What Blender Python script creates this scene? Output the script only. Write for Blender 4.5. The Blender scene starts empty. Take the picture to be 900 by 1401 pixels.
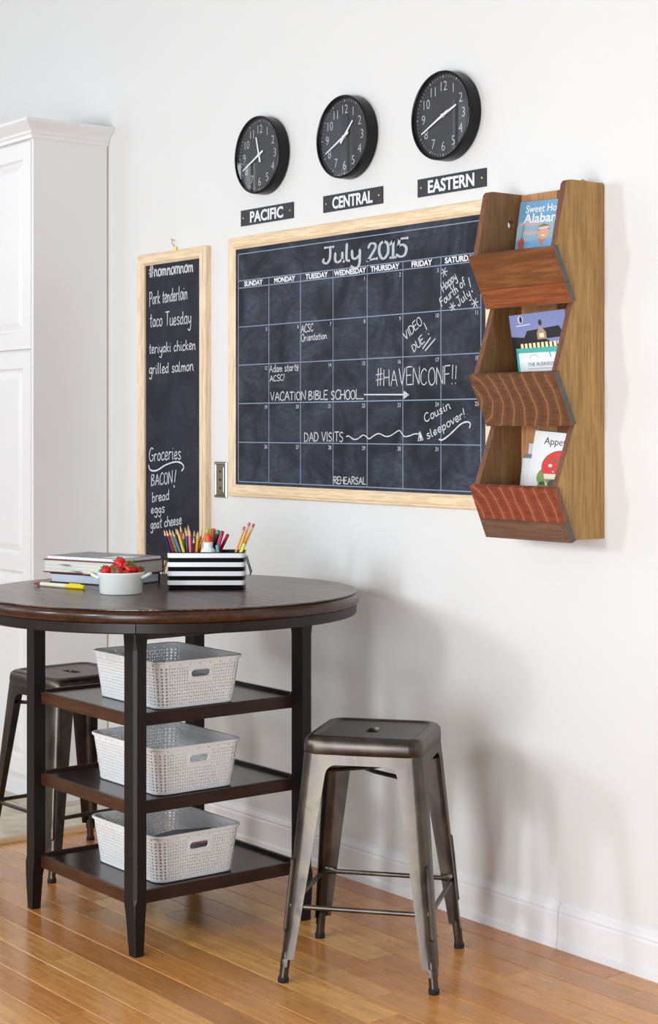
import bpy, bmesh, math, random
from mathutils import Vector, Matrix
random.seed(7)
PI = math.pi
D = bpy.data
COL = bpy.context.scene.collection
scene = bpy.context.scene

# ------------------------------------------------------------------ camera
FPX, HY = 2330.0, 585.0
PHI = math.atan2(1800.0, FPX)
cam_d = D.cameras.new('camera'); cam = D.objects.new('camera', cam_d); COL.objects.link(cam)
cam_d.sensor_fit = 'VERTICAL'; cam_d.sensor_height = 36.0; cam_d.sensor_width = 36.0 * 900 / 1401
cam_d.lens = 36.0 * FPX / 1401
cam_d.shift_y = (HY - 700.5) / 1401
cam_d.clip_start = 0.05
cam.location = (0, -3.25, 1.38)
fwd = Vector((-math.cos(PHI), math.sin(PHI), 0))
cam.rotation_euler = fwd.to_track_quat('-Z', 'Y').to_euler()
scene.camera = cam

# ------------------------------------------------------------------ world, lamps, exposure
w = D.worlds.new('sky'); scene.world = w; w.use_nodes = True
bg = w.node_tree.nodes['Background']
bg.inputs[0].default_value = (0.80, 0.88, 1.0, 1); bg.inputs[1].default_value = 2.0
vs = scene.view_settings
vs.view_transform = 'Standard'; vs.look = 'None'; vs.gamma = 1.0; vs.use_curve_mapping = False
vs.exposure = -1.14

def area(name, loc, target, sx, sy, power, color=(1, 1, 1)):
    l = D.lights.new(name, 'AREA'); l.shape = 'RECTANGLE'; l.size = sx; l.size_y = sy
    l.energy = power; l.color = color
    o = D.objects.new(name, l); COL.objects.link(o); o.location = loc
    o.rotation_euler = (Vector(target) - Vector(loc)).to_track_quat('-Z', 'Z').to_euler()
    return o
YB = -4.4       # inner face of the window wall behind the camera
XR = 1.6        # inner face of the right wall
XL = -9.5       # inner face of the left wall
ZC = 4.8        # ceiling
# daylight through the windows and added fill openings: (u0, u1, z0, z1, power)
FRONT_WINDOWS_AND_FILL = [(-3.24, -2.82, 1.62, 2.26, 124), (-5.15, -4.73, 1.62, 2.26, 124),
                 (-8.43, -6.9, 1.2, 3.56, 90), (-2.25, -0.45, 0.05, 1.7, 285)]  # last entry: low patio opening added to brighten the lower right wall
RIGHT_FILL = [(-3.6, -2.4, 0.9, 2.4, 12)]  # side opening added as soft fill for the room
LEFT_WINDOWS = [(-3.52, -2.60, 2.30, 3.18, 40), (-4.36, -4.10, 2.50, 3.62, 26)]
def window_or_fill_lights(wins, axis, wall, sign, color):
    for a, b, c, d, p in wins:
        m = (a + b) / 2; z = (c + d) / 2
        loc = (m, wall, z) if axis == 'y' else (wall, m, z)
        tgt = (m, wall + sign, z) if axis == 'y' else (wall + sign, m, z)
        area('window_or_fill_light', loc, tgt, b - a, d - c, p, color)
window_or_fill_lights(FRONT_WINDOWS_AND_FILL, 'y', YB - 0.12, 1, (0.90, 0.958, 1.0))
window_or_fill_lights(RIGHT_FILL, 'x', XR + 0.12, -1, (0.88, 0.95, 1.0))
window_or_fill_lights(LEFT_WINDOWS, 'x', XL - 0.12, 1, (0.88, 0.95, 1.0))
area('ceiling_fill_light', (-7.2, -2.2, ZC - 0.12), (-7.2, -2.2, 0), 1.2, 1.2, 22, (0.92, 0.97, 1.0))  # unseen overhead light added as fill

# ------------------------------------------------------------------ materials
def srgb(r, g, b):
    f = lambda c: (c / 255.0 / 12.92) if c / 255.0 <= 0.04045 else ((c / 255.0 + 0.055) / 1.055) ** 2.4
    return (f(r), f(g), f(b), 1.0)

def new_mat(name):
    m = D.materials.new(name); m.use_nodes = True
    return m, m.node_tree.nodes, m.node_tree.links, m.node_tree.nodes['Principled BSDF']

def coords(N, L, scale=(1, 1, 1), rnd=False, rot=(0, 0, 0)):
    tc = N.new('ShaderNodeTexCoord'); mp = N.new('ShaderNodeMapping')
    mp.inputs['Scale'].default_value = scale; mp.inputs['Rotation'].default_value = rot
    L.new(tc.outputs['Object'], mp.inputs['Vector'])
    if rnd:
        oi = N.new('ShaderNodeObjectInfo'); mu = N.new('ShaderNodeMath'); mu.operation = 'MULTIPLY'
        mu.inputs[1].default_value = 37.0; L.new(oi.outputs['Random'], mu.inputs[0])
        ad = N.new('ShaderNodeVectorMath'); ad.operation = 'ADD'
        L.new(mp.outputs[0], ad.inputs[0]); L.new(mu.outputs[0], ad.inputs[1])
        return ad.outputs[0]
    return mp.outputs[0]

def ramp(N, L, fac, stops):
    r = N.new('ShaderNodeValToRGB'); e = r.color_ramp.elements
    while len(e) < len(stops): e.new(0.5)
    for i, (p, c) in enumerate(stops): e[i].position = p; e[i].color = c
    L.new(fac, r.inputs[0]); return r.outputs[0]

def noise(N, L, vec, scale, detail=4, dist=0.0, rough=0.5):
    n = N.new('ShaderNodeTexNoise'); n.inputs['Scale'].default_value = scale
    n.inputs['Detail'].default_value = detail; n.inputs['Distortion'].default_value = dist
    n.inputs['Roughness'].default_value = rough
    L.new(vec, n.inputs['Vector']); return n.outputs[0]

def mixc(N, L, fac, a, b, mode='MIX'):
    m = N.new('ShaderNodeMix'); m.data_type = 'RGBA'; m.blend_type = mode
    if isinstance(fac, (int, float)): m.inputs[0].default_value = fac
    else: L.new(fac, m.inputs[0])
    for i, v in ((6, a), (7, b)):
        if isinstance(v, tuple): m.inputs[i].default_value = v
        else: L.new(v, m.inputs[i])
    return m.outputs[2]

def bump(N, L, P, h, strength=0.2, dist=0.002):
    b = N.new('ShaderNodeBump'); b.inputs['Strength'].default_value = strength; b.inputs['Distance'].default_value = dist
    L.new(h, b.inputs['Height']); L.new(b.outputs[0], P.inputs['Normal'])

def plain(name, col, rough=0.5, metal=0.0, spec=0.5, var=0.06, scale=6.0, coat=0.0, bmp=0.0):
    m, N, L, P = new_mat(name)
    v = coords(N, L)
    n = noise(N, L, v, scale, 4)
    a = tuple(max(0, c * (1 - var)) for c in col[:3]) + (1,); b = tuple(min(1, c * (1 + var)) for c in col[:3]) + (1,)
    L.new(ramp(N, L, n, [(0.3, a), (0.7, b)]), P.inputs['Base Color'])
    P.inputs['Roughness'].default_value = rough; P.inputs['Metallic'].default_value = metal
    P.inputs['Specular IOR Level'].default_value = spec; P.inputs['Coat Weight'].default_value = coat
    if bmp: bump(N, L, P, noise(N, L, v, 220, 3), bmp, 0.001)
    return m

AX = {'x': (1, 14, 14), 'y': (14, 1, 14), 'z': (14, 14, 1)}
def wood(name, dark, light, axis='z', rough=0.45, spec=0.35, fine=1.0, rnd=True, coat=0.0, contrast=1.0, blotch=0.3, rot=(0, 0, 0)):
    m, N, L, P = new_mat(name)
    s = AX[axis]
    v = coords(N, L, tuple(k * 1.6 * fine for k in s), rnd, rot)
    n = noise(N, L, v, 1.6, 6, 0.6, 0.6)
    v2 = coords(N, L, tuple(k * 6 * fine for k in s), rnd, rot)
    n2 = noise(N, L, v2, 2.0, 4, 0.2)
    base = ramp(N, L, n, [(0.5 - 0.22 / contrast, dark), (0.5 + 0.22 / contrast, light)])
    dk = tuple(c * 0.72 for c in dark[:3]) + (1,)
    base = mixc(N, L, ramp(N, L, n2, [(0.40, (0.55, 0.55, 0.55, 1)), (0.56, (0, 0, 0, 1))]), base, dk)
    v3 = coords(N, L, (3, 3, 3), rnd)
    n3 = noise(N, L, v3, 1.5, 3)
    base = mixc(N, L, ramp(N, L, n3, [(0.35, (blotch, blotch, blotch, 1)), (0.65, (0, 0, 0, 1))]), base, dark)
    L.new(base, P.inputs['Base Color'])
    P.inputs['Roughness'].default_value = rough; P.inputs['Coat Weight'].default_value = coat
    P.inputs['Coat Roughness'].default_value = 0.15; P.inputs['Specular IOR Level'].default_value = spec
    bump(N, L, P, n2, 0.15, 0.001)
    return m

def cathedral(name, dark, light, line, centre, stretch=(1.0, 1.0, 2.4), rough=0.45):
    """plain-sawn board with arched growth rings around CENTRE (object space)"""
    m, N, L, P = new_mat(name)
    tc = N.new('ShaderNodeTexCoord'); mp = N.new('ShaderNodeMapping')
    mp.inputs['Location'].default_value = tuple(-c * s for c, s in zip(centre, stretch)); mp.inputs['Scale'].default_value = stretch
    L.new(tc.outputs['Object'], mp.inputs[0])
    wv = N.new('ShaderNodeTexWave'); wv.wave_type = 'RINGS'; wv.rings_direction = 'Y'
    wv.inputs['Scale'].default_value = 8.0; wv.inputs['Distortion'].default_value = 3.0
    wv.inputs['Detail'].default_value = 2.0; wv.inputs['Detail Scale'].default_value = 0.9
    L.new(mp.outputs[0], wv.inputs[0])
    n = noise(N, L, coords(N, L, (10, 60, 60)), 3.0, 5, 0.3)
    base = ramp(N, L, n, [(0.3, dark), (0.7, light)])
    base = mixc(N, L, ramp(N, L, wv.outputs['Fac'], [(0.90, (0, 0, 0, 1)), (0.985, (0.75, 0.75, 0.75, 1))]), base, line)
    base = mixc(N, L, ramp(N, L, wv.outputs['Fac'], [(0.05, (0.45, 0.45, 0.45, 1)), (0.4, (0, 0, 0, 1))]), base, dark)
    L.new(base, P.inputs['Base Color']); P.inputs['Roughness'].default_value = rough
    return m

M = {}
M['wall'] = plain('wall_paint', srgb(228, 228, 227), 0.75, spec=0.25, var=0.012, scale=1.2)
M['ceiling'] = plain('ceiling_paint', srgb(206, 206, 206), 0.85, var=0.01)
M['trim'] = plain('trim_paint', srgb(236, 236, 238), 0.4, var=0.01)
M['cabinet'] = plain('cabinet_paint', srgb(236, 235, 235), 0.35, var=0.01, scale=2)
M['cabinet_line'] = plain('cabinet_tan_edge', srgb(190, 170, 150), 0.5)

def plank_mat():
    m, N, L, P = new_mat('bamboo_plank')
    oi = N.new('ShaderNodeObjectInfo')
    v = coords(N, L, (3, 60, 10), True)
    n = noise(N, L, v, 1.4, 5, 0.4)
    base = ramp(N, L, oi.outputs['Random'], [(0.0, srgb(198, 124, 56)), (0.25, srgb(222, 156, 80)), (0.5, srgb(208, 136, 66)), (0.75, srgb(238, 178, 102)), (1.0, srgb(168, 98, 44))])
    base = mixc(N, L, ramp(N, L, n, [(0.35, (0.38, 0.38, 0.38, 1)), (0.62, (0, 0, 0, 1))]), base, srgb(140, 84, 44))
    # bamboo knuckles: short cross marks
    v2 = coords(N, L, (40, 52, 10), True)
    n2 = noise(N, L, v2, 1.0, 2, 0.0)
    base = mixc(N, L, ramp(N, L, n2, [(0.60, (0, 0, 0, 1)), (0.72, (0.30, 0.30, 0.30, 1))]), base, srgb(132, 78, 42))
    L.new(base, P.inputs['Base Color'])
    r = ramp(N, L, n, [(0.3, (0.20, 0.20, 0.20, 1)), (0.7, (0.30, 0.30, 0.30, 1))])
    L.new(r, P.inputs['Roughness']); P.inputs['Coat Weight'].default_value = 0.12; P.inputs['Coat Roughness'].default_value = 0.12
    bump(N, L, P, noise(N, L, coords(N, L, (1.2, 3, 1), True), 3.0, 2), 0.12, 0.004)
    return m
M['plank'] = plank_mat()
M['gap'] = plain('plank_gap', srgb(60, 34, 20), 0.8)

def field_mat():
    m, N, L, P = new_mat('bamboo_field')
    v = coords(N, L, (1, 1, 1))
    b = N.new('ShaderNodeTexBrick'); b.offset = 0.37
    b.inputs['Color1'].default_value = srgb(190, 128, 72); b.inputs['Color2'].default_value = srgb(160, 100, 54)
    b.inputs['Mortar'].default_value = srgb(90, 55, 30); b.inputs['Scale'].default_value = 1.0
    b.inputs['Mortar Size'].default_value = 0.0012; b.inputs['Brick Width'].default_value = 1.2; b.inputs['Row Height'].default_value = 0.0953
    L.new(v, b.inputs['Vector']); L.new(b.outputs[0], P.inputs['Base Color']); P.inputs['Roughness'].default_value = 0.25
    return m
M['field'] = field_mat()

def tile_mat():
    m, N, L, P = new_mat('stone_tile')
    n = noise(N, L, coords(N, L, (2, 2, 2), True), 4.0, 8, 0.6, 0.65)
    L.new(ramp(N, L, n, [(0.3, srgb(170, 152, 130)), (0.5, srgb(205, 190, 168)), (0.7, srgb(226, 216, 200))]), P.inputs['Base Color'])
    P.inputs['Roughness'].default_value = 0.35
    return m
M['tile'] = tile_mat()
M['grout'] = plain('grout', srgb(180, 168, 150), 0.9)
M['threshold'] = wood('threshold_wood', srgb(196, 148, 104), srgb(226, 182, 140), 'y', 0.4)

M['espresso'] = wood('espresso_wood', srgb(12, 7, 9), srgb(26, 15, 16), 'z', 0.45, coat=0.0)
M['espresso_rail'] = wood('espresso_rail_wood', srgb(18, 10, 10), srgb(40, 24, 20), 'x', 0.35, coat=0.1)
M['shelf_top'] = wood('dark_shelf_wood', srgb(28, 17, 18), srgb(60, 42, 40), 'x', 0.24, coat=0.2)
M['shelf_edge_x'] = wood('shelf_edge_wood', srgb(52, 28, 16), srgb(98, 56, 28), 'x', 0.4)
M['shelf_edge_y'] = wood('shelf_edge_wood_b', srgb(38, 21, 16), srgb(68, 39, 28), 'y', 0.4)

def tabletop_mat():
    m, N, L, P = new_mat('rustic_tabletop')
    oi = N.new('ShaderNodeObjectInfo')
    v = coords(N, L, (2.2, 24, 10), True)
    n = noise(N, L, v, 1.6, 6, 0.8, 0.6)
    base = ramp(N, L, n, [(0.3, srgb(22, 12, 10)), (0.5, srgb(64, 38, 27)), (0.72, srgb(138, 94, 66))])
    base = mixc(N, L, ramp(N, L, oi.outputs['Random'], [(0, (0.0, 0, 0, 1)), (1, (0.4, 0.4, 0.4, 1))]), base, srgb(54, 34, 28))
    L.new(base, P.inputs['Base Color'])
    P.inputs['Roughness'].default_value = 0.24
    bump(N, L, P, noise(N, L, coords(N, L, (3, 22, 4), True), 2.0, 4), 0.6, 0.005)
    return m
M['tabletop'] = tabletop_mat()
M['tabletop_edge'] = wood('tabletop_edge_wood', srgb(42, 22, 14), srgb(88, 50, 28), 'x', 0.3, coat=0.2)
M['apron'] = wood('apron_wood', srgb(18, 11, 11), srgb(40, 25, 24), 'x', 0.42, coat=0.0)

def gunmetal():
    m, N, L, P = new_mat('gunmetal')
    n = noise(N, L, coords(N, L, (5, 5, 2.5)), 2.2, 5, 1.0)
    L.new(ramp(N, L, n, [(0.3, srgb(66, 60, 57)), (0.5, srgb(86, 79, 75)), (0.62, srgb(98, 91, 80)), (0.72, srgb(72, 67, 71))]), P.inputs['Base Color'])
    L.new(ramp(N, L, n, [(0.3, (0.28, 0.28, 0.28, 1)), (0.7, (0.40, 0.40, 0.40, 1))]), P.inputs['Roughness'])
    P.inputs['Metallic'].default_value = 0.92
    return m
M['gunmetal'] = gunmetal()
M['gun_dark'] = plain('dark_gunmetal', srgb(78, 72, 70), 0.35, metal=0.9)
M['rubber'] = plain('black_rubber', srgb(20, 22, 26), 0.6)
M['basket'] = plain('white_plastic', srgb(236, 237, 238), 0.42, var=0.01)
M['black_plastic'] = plain('black_case', srgb(8, 8, 9), 0.30, var=0.2, spec=0.3)
M['face'] = plain('clock_face', srgb(34, 34, 40), 0.55, var=0.03)
M['print'] = plain('white_print', srgb(235, 236, 240), 0.6, var=0.02)
M['numeral'] = plain('numeral_print', srgb(190, 192, 200), 0.6, var=0.02)
M['sign'] = plain('sign_black', srgb(38, 39, 47), 0.55, var=0.05)
M['brass'] = plain('brass', srgb(216, 186, 110), 0.3, metal=0.9)
M['pewter'] = plain('pewter', srgb(150, 146, 130), 0.28, metal=0.9, var=0.15, scale=20)
M['pewter_dark'] = plain('pewter_dark', srgb(70, 66, 58), 0.4, metal=0.8)

def glass_mat():
    m, N, L, P = new_mat('clear_pane')
    N.remove(P); out = N['Material Output']
    t = N.new('ShaderNodeBsdfTransparent'); g = N.new('ShaderNodeBsdfGlossy'); g.inputs['Roughness'].default_value = 0.01
    f = N.new('ShaderNodeFresnel'); f.inputs['IOR'].default_value = 1.5
    mx = N.new('ShaderNodeMixShader'); L.new(f.outputs[0], mx.inputs[0]); L.new(t.outputs[0], mx.inputs[1]); L.new(g.outputs[0], mx.inputs[2])
    ge = N.new('ShaderNodeNewGeometry'); inv = N.new('ShaderNodeMath'); inv.operation = 'SUBTRACT'; inv.inputs[0].default_value = 1.0
    mu = N.new('ShaderNodeMath'); mu.operation = 'MULTIPLY'
    L.new(ge.outputs['Backfacing'], inv.inputs[1]); L.new(inv.outputs[0], mu.inputs[0]); L.new(f.outputs[0], mu.inputs[1]); L.new(mu.outputs[0], mx.inputs[0])
    L.new(mx.outputs[0], out.inputs[0]); return m
M['glass'] = glass_mat()

def chalkboard(name, base, smear, amt):
    m, N, L, P = new_mat(name)
    a = noise(N, L, coords(N, L, (4, 4, 4)), 1.6, 5, 1.2, 0.6)
    b = noise(N, L, coords(N, L, (7, 7, 22), rot=(0, 0.5, 0)), 2.6, 6, 1.5, 0.7)
    mul = N.new('ShaderNodeMath'); mul.operation = 'MULTIPLY'
    L.new(ramp(N, L, a, [(0.36, (0, 0, 0, 1)), (0.70, (1, 1, 1, 1))]), mul.inputs[0])
    L.new(ramp(N, L, b, [(0.3, (0.15, 0.15, 0.15, 1)), (0.75, (1, 1, 1, 1))]), mul.inputs[1])
    ad = N.new('ShaderNodeMath'); ad.operation = 'MULTIPLY'; ad.inputs[1].default_value = amt; ad.use_clamp = True
    L.new(mul.outputs[0], ad.inputs[0])
    L.new(mixc(N, L, ad.outputs[0], base, smear), P.inputs['Base Color'])
    P.inputs['Roughness'].default_value = 0.65; P.inputs['Specular IOR Level'].default_value = 0.35
    return m
M['chalkboard'] = chalkboard('chalkboard', srgb(17, 20, 34), srgb(88, 94, 112), 0.85)
M['chalkboard2'] = chalkboard('chalkboard_plain', srgb(14, 17, 34), srgb(78, 83, 102), 0.45)

def chalk(name, col, lo=0.55):
    m, N, L, P = new_mat(name)
    n = noise(N, L, coords(N, L, (1, 1, 1)), 420, 3)
    c2 = tuple(c * lo for c in col[:3]) + (1,)
    L.new(ramp(N, L, n, [(0.36, c2), (0.52, col)]), P.inputs['Base Color']); P.inputs['Roughness'].default_value = 0.9
    return m
M['chalk'] = chalk('white_chalk', srgb(226, 228, 232))
M['chalk_grey'] = chalk('grey_chalk', srgb(190, 194, 202), 0.8)
M['chalk_line'] = chalk('pale_blue_line', srgb(150, 166, 188), 0.8)
M['pine'] = wood('pine_x', srgb(238, 206, 164), srgb(250, 230, 200), 'x', 0.5, contrast=0.8, blotch=0.1)
M['pine_z'] = wood('pine_z', srgb(240, 210, 172), srgb(252, 234, 208), 'z', 0.5, contrast=0.8, blotch=0.1)

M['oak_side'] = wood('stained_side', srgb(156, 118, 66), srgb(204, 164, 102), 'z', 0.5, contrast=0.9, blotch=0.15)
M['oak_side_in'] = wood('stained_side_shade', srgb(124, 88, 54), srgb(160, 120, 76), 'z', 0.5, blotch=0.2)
M['edge_stain'] = wood('stained_edge', srgb(104, 66, 46), srgb(138, 92, 68), 'z', 0.5)
M['back_light'] = wood('back_plank_light', srgb(168, 120, 78), srgb(206, 156, 110), 'z', 0.5)
M['back_dark'] = wood('back_plank_dark', srgb(104, 66, 40), srgb(140, 92, 58), 'z', 0.5)
M['bin_a'] = wood('bin_brown', srgb(104, 62, 34), srgb(168, 108, 62), 'x', 0.4, contrast=0.9, blotch=0.6)
M['bin_red'] = wood('bin_red', srgb(122, 66, 38), srgb(172, 100, 60), 'x', 0.4)
M['bin_grey'] = wood('bin_greybrown', srgb(104, 76, 60), srgb(138, 104, 84), 'x', 0.5)
M['bin_cath'] = cathedral('bin_cathedral_brown', srgb(92, 60, 40), srgb(124, 86, 58), srgb(158, 112, 70), (-0.20, -0.16, 0.365), (1.0, 1, 1.3))
M['bin_cath_red'] = cathedral('bin_cathedral_red', srgb(120, 58, 38), srgb(156, 82, 58), srgb(182, 112, 84), (-0.20, -0.16, 0.060), (1.0, 1, 1.1))
M['end_dark'] = plain('painted_end', srgb(92, 90, 82), 0.5, var=0.15, scale=60)
M['end_wood'] = wood('end_wood', srgb(120, 80, 60), srgb(156, 112, 88), 'z', 0.6)

M['porcelain'] = plain('porcelain', srgb(234, 240, 236), 0.12, var=0.01, coat=0.4)
def berry():
    m, N, L, P = new_mat('strawberry_skin')
    n = noise(N, L, coords(N, L), 40, 3)
    L.new(ramp(N, L, n, [(0.3, srgb(170, 12, 16)), (0.6, srgb(214, 26, 28)), (0.8, srgb(228, 60, 44))]), P.inputs['Base Color'])
    P.inputs['Roughness'].default_value = 0.25; P.inputs['Subsurface Weight'].default_value = 0.05
    vo = N.new('ShaderNodeTexVoronoi'); vo.inputs['Scale'].default_value = 190
    L.new(coords(N, L), vo.inputs['Vector']); bump(N, L, P, vo.outputs['Distance'], 0.5, 0.002)
    return m
M['berry'] = berry()
M['leaf'] = plain('calyx_green', srgb(78, 112, 38), 0.5, var=0.3, scale=80)
M['black'] = plain('gloss_black', srgb(12, 12, 15), 0.3)
M['white'] = plain('white_enamel', srgb(238, 240, 244), 0.3, var=0.01)
M['pages'] = None
def pages():
    m, N, L, P = new_mat('page_block')
    n = noise(N, L, coords(N, L, (2, 2, 900)), 1.0, 2)
    L.new(ramp(N, L, n, [(0.35, srgb(186, 186, 182)), (0.6, srgb(232, 230, 224))]), P.inputs['Base Color']); P.inputs['Roughness'].default_value = 0.8
    return m
M['pages'] = pages()
M['maroon'] = plain('maroon_cover', srgb(112, 26, 40), 0.35)
M['navy'] = plain('navy_cover', srgb(28, 30, 44), 0.35)
M['bluegrey'] = plain('blue_grey_pages', srgb(196, 206, 222), 0.6)
def greypattern():
    m, N, L, P = new_mat('grey_swirl_cover')
    n = noise(N, L, coords(N, L, (1, 1, 1)), 30, 6, 2.0)
    L.new(ramp(N, L, n, [(0.35, srgb(60, 62, 66)), (0.6, srgb(140, 142, 144))]), P.inputs['Base Color']); P.inputs['Roughness'].default_value = 0.3
    return m
M['greycover'] = greypattern()
_c = {}
def C(r, g, b, rough=0.4):
    k = (r, g, b)
    if k not in _c: _c[k] = plain('colour_%02x%02x%02x' % k, srgb(r, g, b), rough, var=0.04)
    return _c[k]
M['bare_wood'] = C(222, 186, 140)

# ------------------------------------------------------------------ mesh helpers
class MB:
    def __init__(s): s.v = []; s.f = []; s.smooth = False
    def add(s, vs_, fs):
        n = len(s.v); s.v += [tuple(v) for v in vs_]; s.f += [tuple(i + n for i in f) for f in fs]; return s
    def box(s, x0, x1, y0, y1, z0, z1):
        v = [(x, y, z) for z in (z0, z1) for y in (y0, y1) for x in (x0, x1)]
        return s.add(v, [(0, 2, 3, 1), (4, 5, 7, 6), (0, 1, 5, 4), (2, 6, 7, 3), (1, 3, 7, 5), (0, 4, 6, 2)])
    def loft(s, loops, close=True, cap0=True, cap1=True):
        n = len(loops[0]); v = [p for l in loops for p in l]; f = []
        for k in range(len(loops) - 1):
            for i in range(n if close else n - 1):
                j = (i + 1) % n
                f.append((k * n + i, k * n + j, (k + 1) * n + j, (k + 1) * n + i))
        if cap0: f.append(tuple(range(n))[::-1])
        if cap1: f.append(tuple((len(loops) - 1) * n + i for i in range(n)))
        return s.add(v, f)
    def lathe(s, prof, seg=24, c=(0, 0, 0), axis='z', cap0=True, cap1=True):
        loops = []
        for r, h in prof:
            l = []
            for i in range(seg):
                a = 2 * PI * i / seg
                p = (r * math.cos(a), r * math.sin(a), h)
                if axis == 'y': p = (p[0], -p[2], p[1])   # grows toward the viewer (-y)
                if axis == 'x': p = (p[2], p[0], p[1])
                l.append((p[0] + c[0], p[1] + c[1], p[2] + c[2]))
            loops.append(l)
        return s.loft(loops, True, cap0, cap1)
    def tube(s, pts, r, seg=8, close=False, caps=True):
        pts = [Vector(p) for p in pts]; n = len(pts); loops = []
        rs = r if isinstance(r, (list, tuple)) else [r] * n
        up = Vector((0, 0, 1)); prev = None
        for i, p in enumerate(pts):
            a = pts[(i - 1) % n] if (close or i > 0) else p
            b = pts[(i + 1) % n] if (close or i < n - 1) else p
            t = (b - a).normalized()
            if prev is None:
                u = t.cross(up)
                if u.length < 1e-3: u = t.cross(Vector((1, 0, 0)))
            else: u = prev - t * prev.dot(t)
            u.normalize(); prev = u; w_ = t.cross(u)
            loops.append([tuple(p + (u * math.cos(2 * PI * k / seg) + w_ * math.sin(2 * PI * k / seg)) * rs[i]) for k in range(seg)])
        if close: loops.append(loops[0]); return s.loft(loops, True, False, False)
        return s.loft(loops, True, caps, caps)
    def rbox(s, x0, x1, y0, y1, z0, z1, b=0.003):
        """box with chamfered long and short edges (cheap)"""
        L_ = []
        for z, k in ((z0, b), (z0 + b, 0), (z1 - b, 0), (z1, b)):
            X0, X1, Y0, Y1 = x0 + k, x1 - k, y0 + k, y1 - k
            L_.append([(X0 + b, Y0, z), (X1 - b, Y0, z), (X1, Y0 + b, z), (X1, Y1 - b, z), (X1 - b, Y1, z), (X0 + b, Y1, z), (X0, Y1 - b, z), (X0, Y0 + b, z)])
        return s.loft(L_)
    def extrude(s, outline, h0, h1, axis='z'):
        """prism of a 2-D outline; axis z: (x,y); y: (x,z); x: (y,z)"""
        def P3(p, h): return (p[0], p[1], h) if axis == 'z' else ((p[0], h, p[1]) if axis == 'y' else (h, p[0], p[1]))
        return s.loft([[P3(p, h0) for p in outline], [P3(p, h1) for p in outline]])
    def xf(s, mat):
        s.v = [tuple(mat @ Vector(v)) for v in s.v]; return s
    def build(s, name, mat, parent=None, loc=None, smooth=False, rot=None, angle=None):
        me = D.meshes.new(name); me.from_pydata(s.v, [], s.f)
        bm = bmesh.new(); bm.from_mesh(me); bmesh.ops.recalc_face_normals(bm, faces=bm.faces[:])
        if smooth:
            lim = math.radians(angle or 35)
            for f_ in bm.faces: f_.smooth = True
            for e in bm.edges:
                if len(e.link_faces) == 2 and e.calc_face_angle(0) > lim: e.smooth = False
        bm.to_mesh(me); bm.free(); me.update()
        me.materials.append(mat)
        o = D.objects.new(name, me); COL.objects.link(o)
        if parent: o.parent = parent
        if loc: o.location = loc
        if rot: o.rotation_euler = rot
        return o

def tag(o, label=None, cat=None, group=None, kind=None):
    if label: o['label'] = label
    if cat: o['category'] = cat
    if group: o['group'] = group
    if kind: o['kind'] = kind
    return o
def empty(name, loc, label, cat, group=None, rz=0.0, rot=None):
    o = D.objects.new(name, None); o.empty_display_size = 0.05; COL.objects.link(o); o.location = loc
    o.rotation_euler = rot or (0, 0, rz); return tag(o, label, cat, group)
def copy_tree(o, parent=None):
    c = o.copy(); COL.objects.link(c); c.parent = parent
    for ch in list(o.children): copy_tree(ch, c)
    return c
def rrect(cx, cy, hx, hy, r, n=6):
    pts = []
    for (sx, sy, a0) in ((1, 1, 0), (-1, 1, PI / 2), (-1, -1, PI), (1, -1, 1.5 * PI)):
        for k in range(n + 1):
            a = a0 + PI / 2 * k / n
            pts.append((cx + sx * (hx - r) + r * math.cos(a), cy + sy * (hy - r) + r * math.sin(a)))
    return pts
def plate(outline, holes, h0, h1, axis):
    """flat plate with holes, given thickness"""
    bm = bmesh.new()
    def P3(p, h): return (p[0], p[1], h) if axis == 'z' else ((p[0], h, p[1]) if axis == 'y' else (h, p[0], p[1]))
    edges = []
    for loop in [outline] + holes:
        vv = [bm.verts.new(P3(p, h0)) for p in loop]
        for i in range(len(vv)): edges.append(bm.edges.new((vv[i], vv[(i + 1) % len(vv)])))
    bmesh.ops.triangle_fill(bm, edges=edges, use_beauty=True)
    r = bmesh.ops.extrude_face_region(bm, geom=bm.faces[:])
    dv = Vector(P3((0, 0), h1)) - Vector(P3((0, 0), h0))
    for g in r['geom']:
        if isinstance(g, bmesh.types.BMVert): g.co += dv
    mb = MB(); bm.verts.index_update()
    mb.v = [tuple(v.co) for v in bm.verts]; mb.f = [tuple(v.index for v in f.verts) for f in bm.faces]
    bm.free(); return mb

def text_mb(body, size=1.0, bold=0.0, align='CENTER', depth=0.0006, sx=1.0, res=3, fit=None):
    """letters of the built-in font as a mesh in the xz plane facing -y; origin at baseline"""
    cu = D.curves.new('t', 'FONT'); cu.body = body; cu.size = size; cu.align_x = align; cu.offset = bold * size
    cu.extrude = depth / 2; cu.resolution_u = res
    ob = D.objects.new('t', cu); COL.objects.link(ob)
    dg = bpy.context.evaluated_depsgraph_get()
    me = D.meshes.new_from_object(ob.evaluated_get(dg))
    mb = MB()
    if fit:
        xs = [v.co.x for v in me.vertices]; sx = fit / (max(xs) - min(xs))
    mb.v = [(v.co.x * sx, -v.co.z, v.co.y) for v in me.vertices]
    mb.f = [tuple(p.vertices) for p in me.polygons]
    D.objects.remove(ob); D.curves.remove(cu); D.meshes.remove(me)
    return mb
def shift(mb, x, y, z):
    mb.v = [(a + x, b + y, c + z) for a, b, c in mb.v]; return mb

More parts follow.
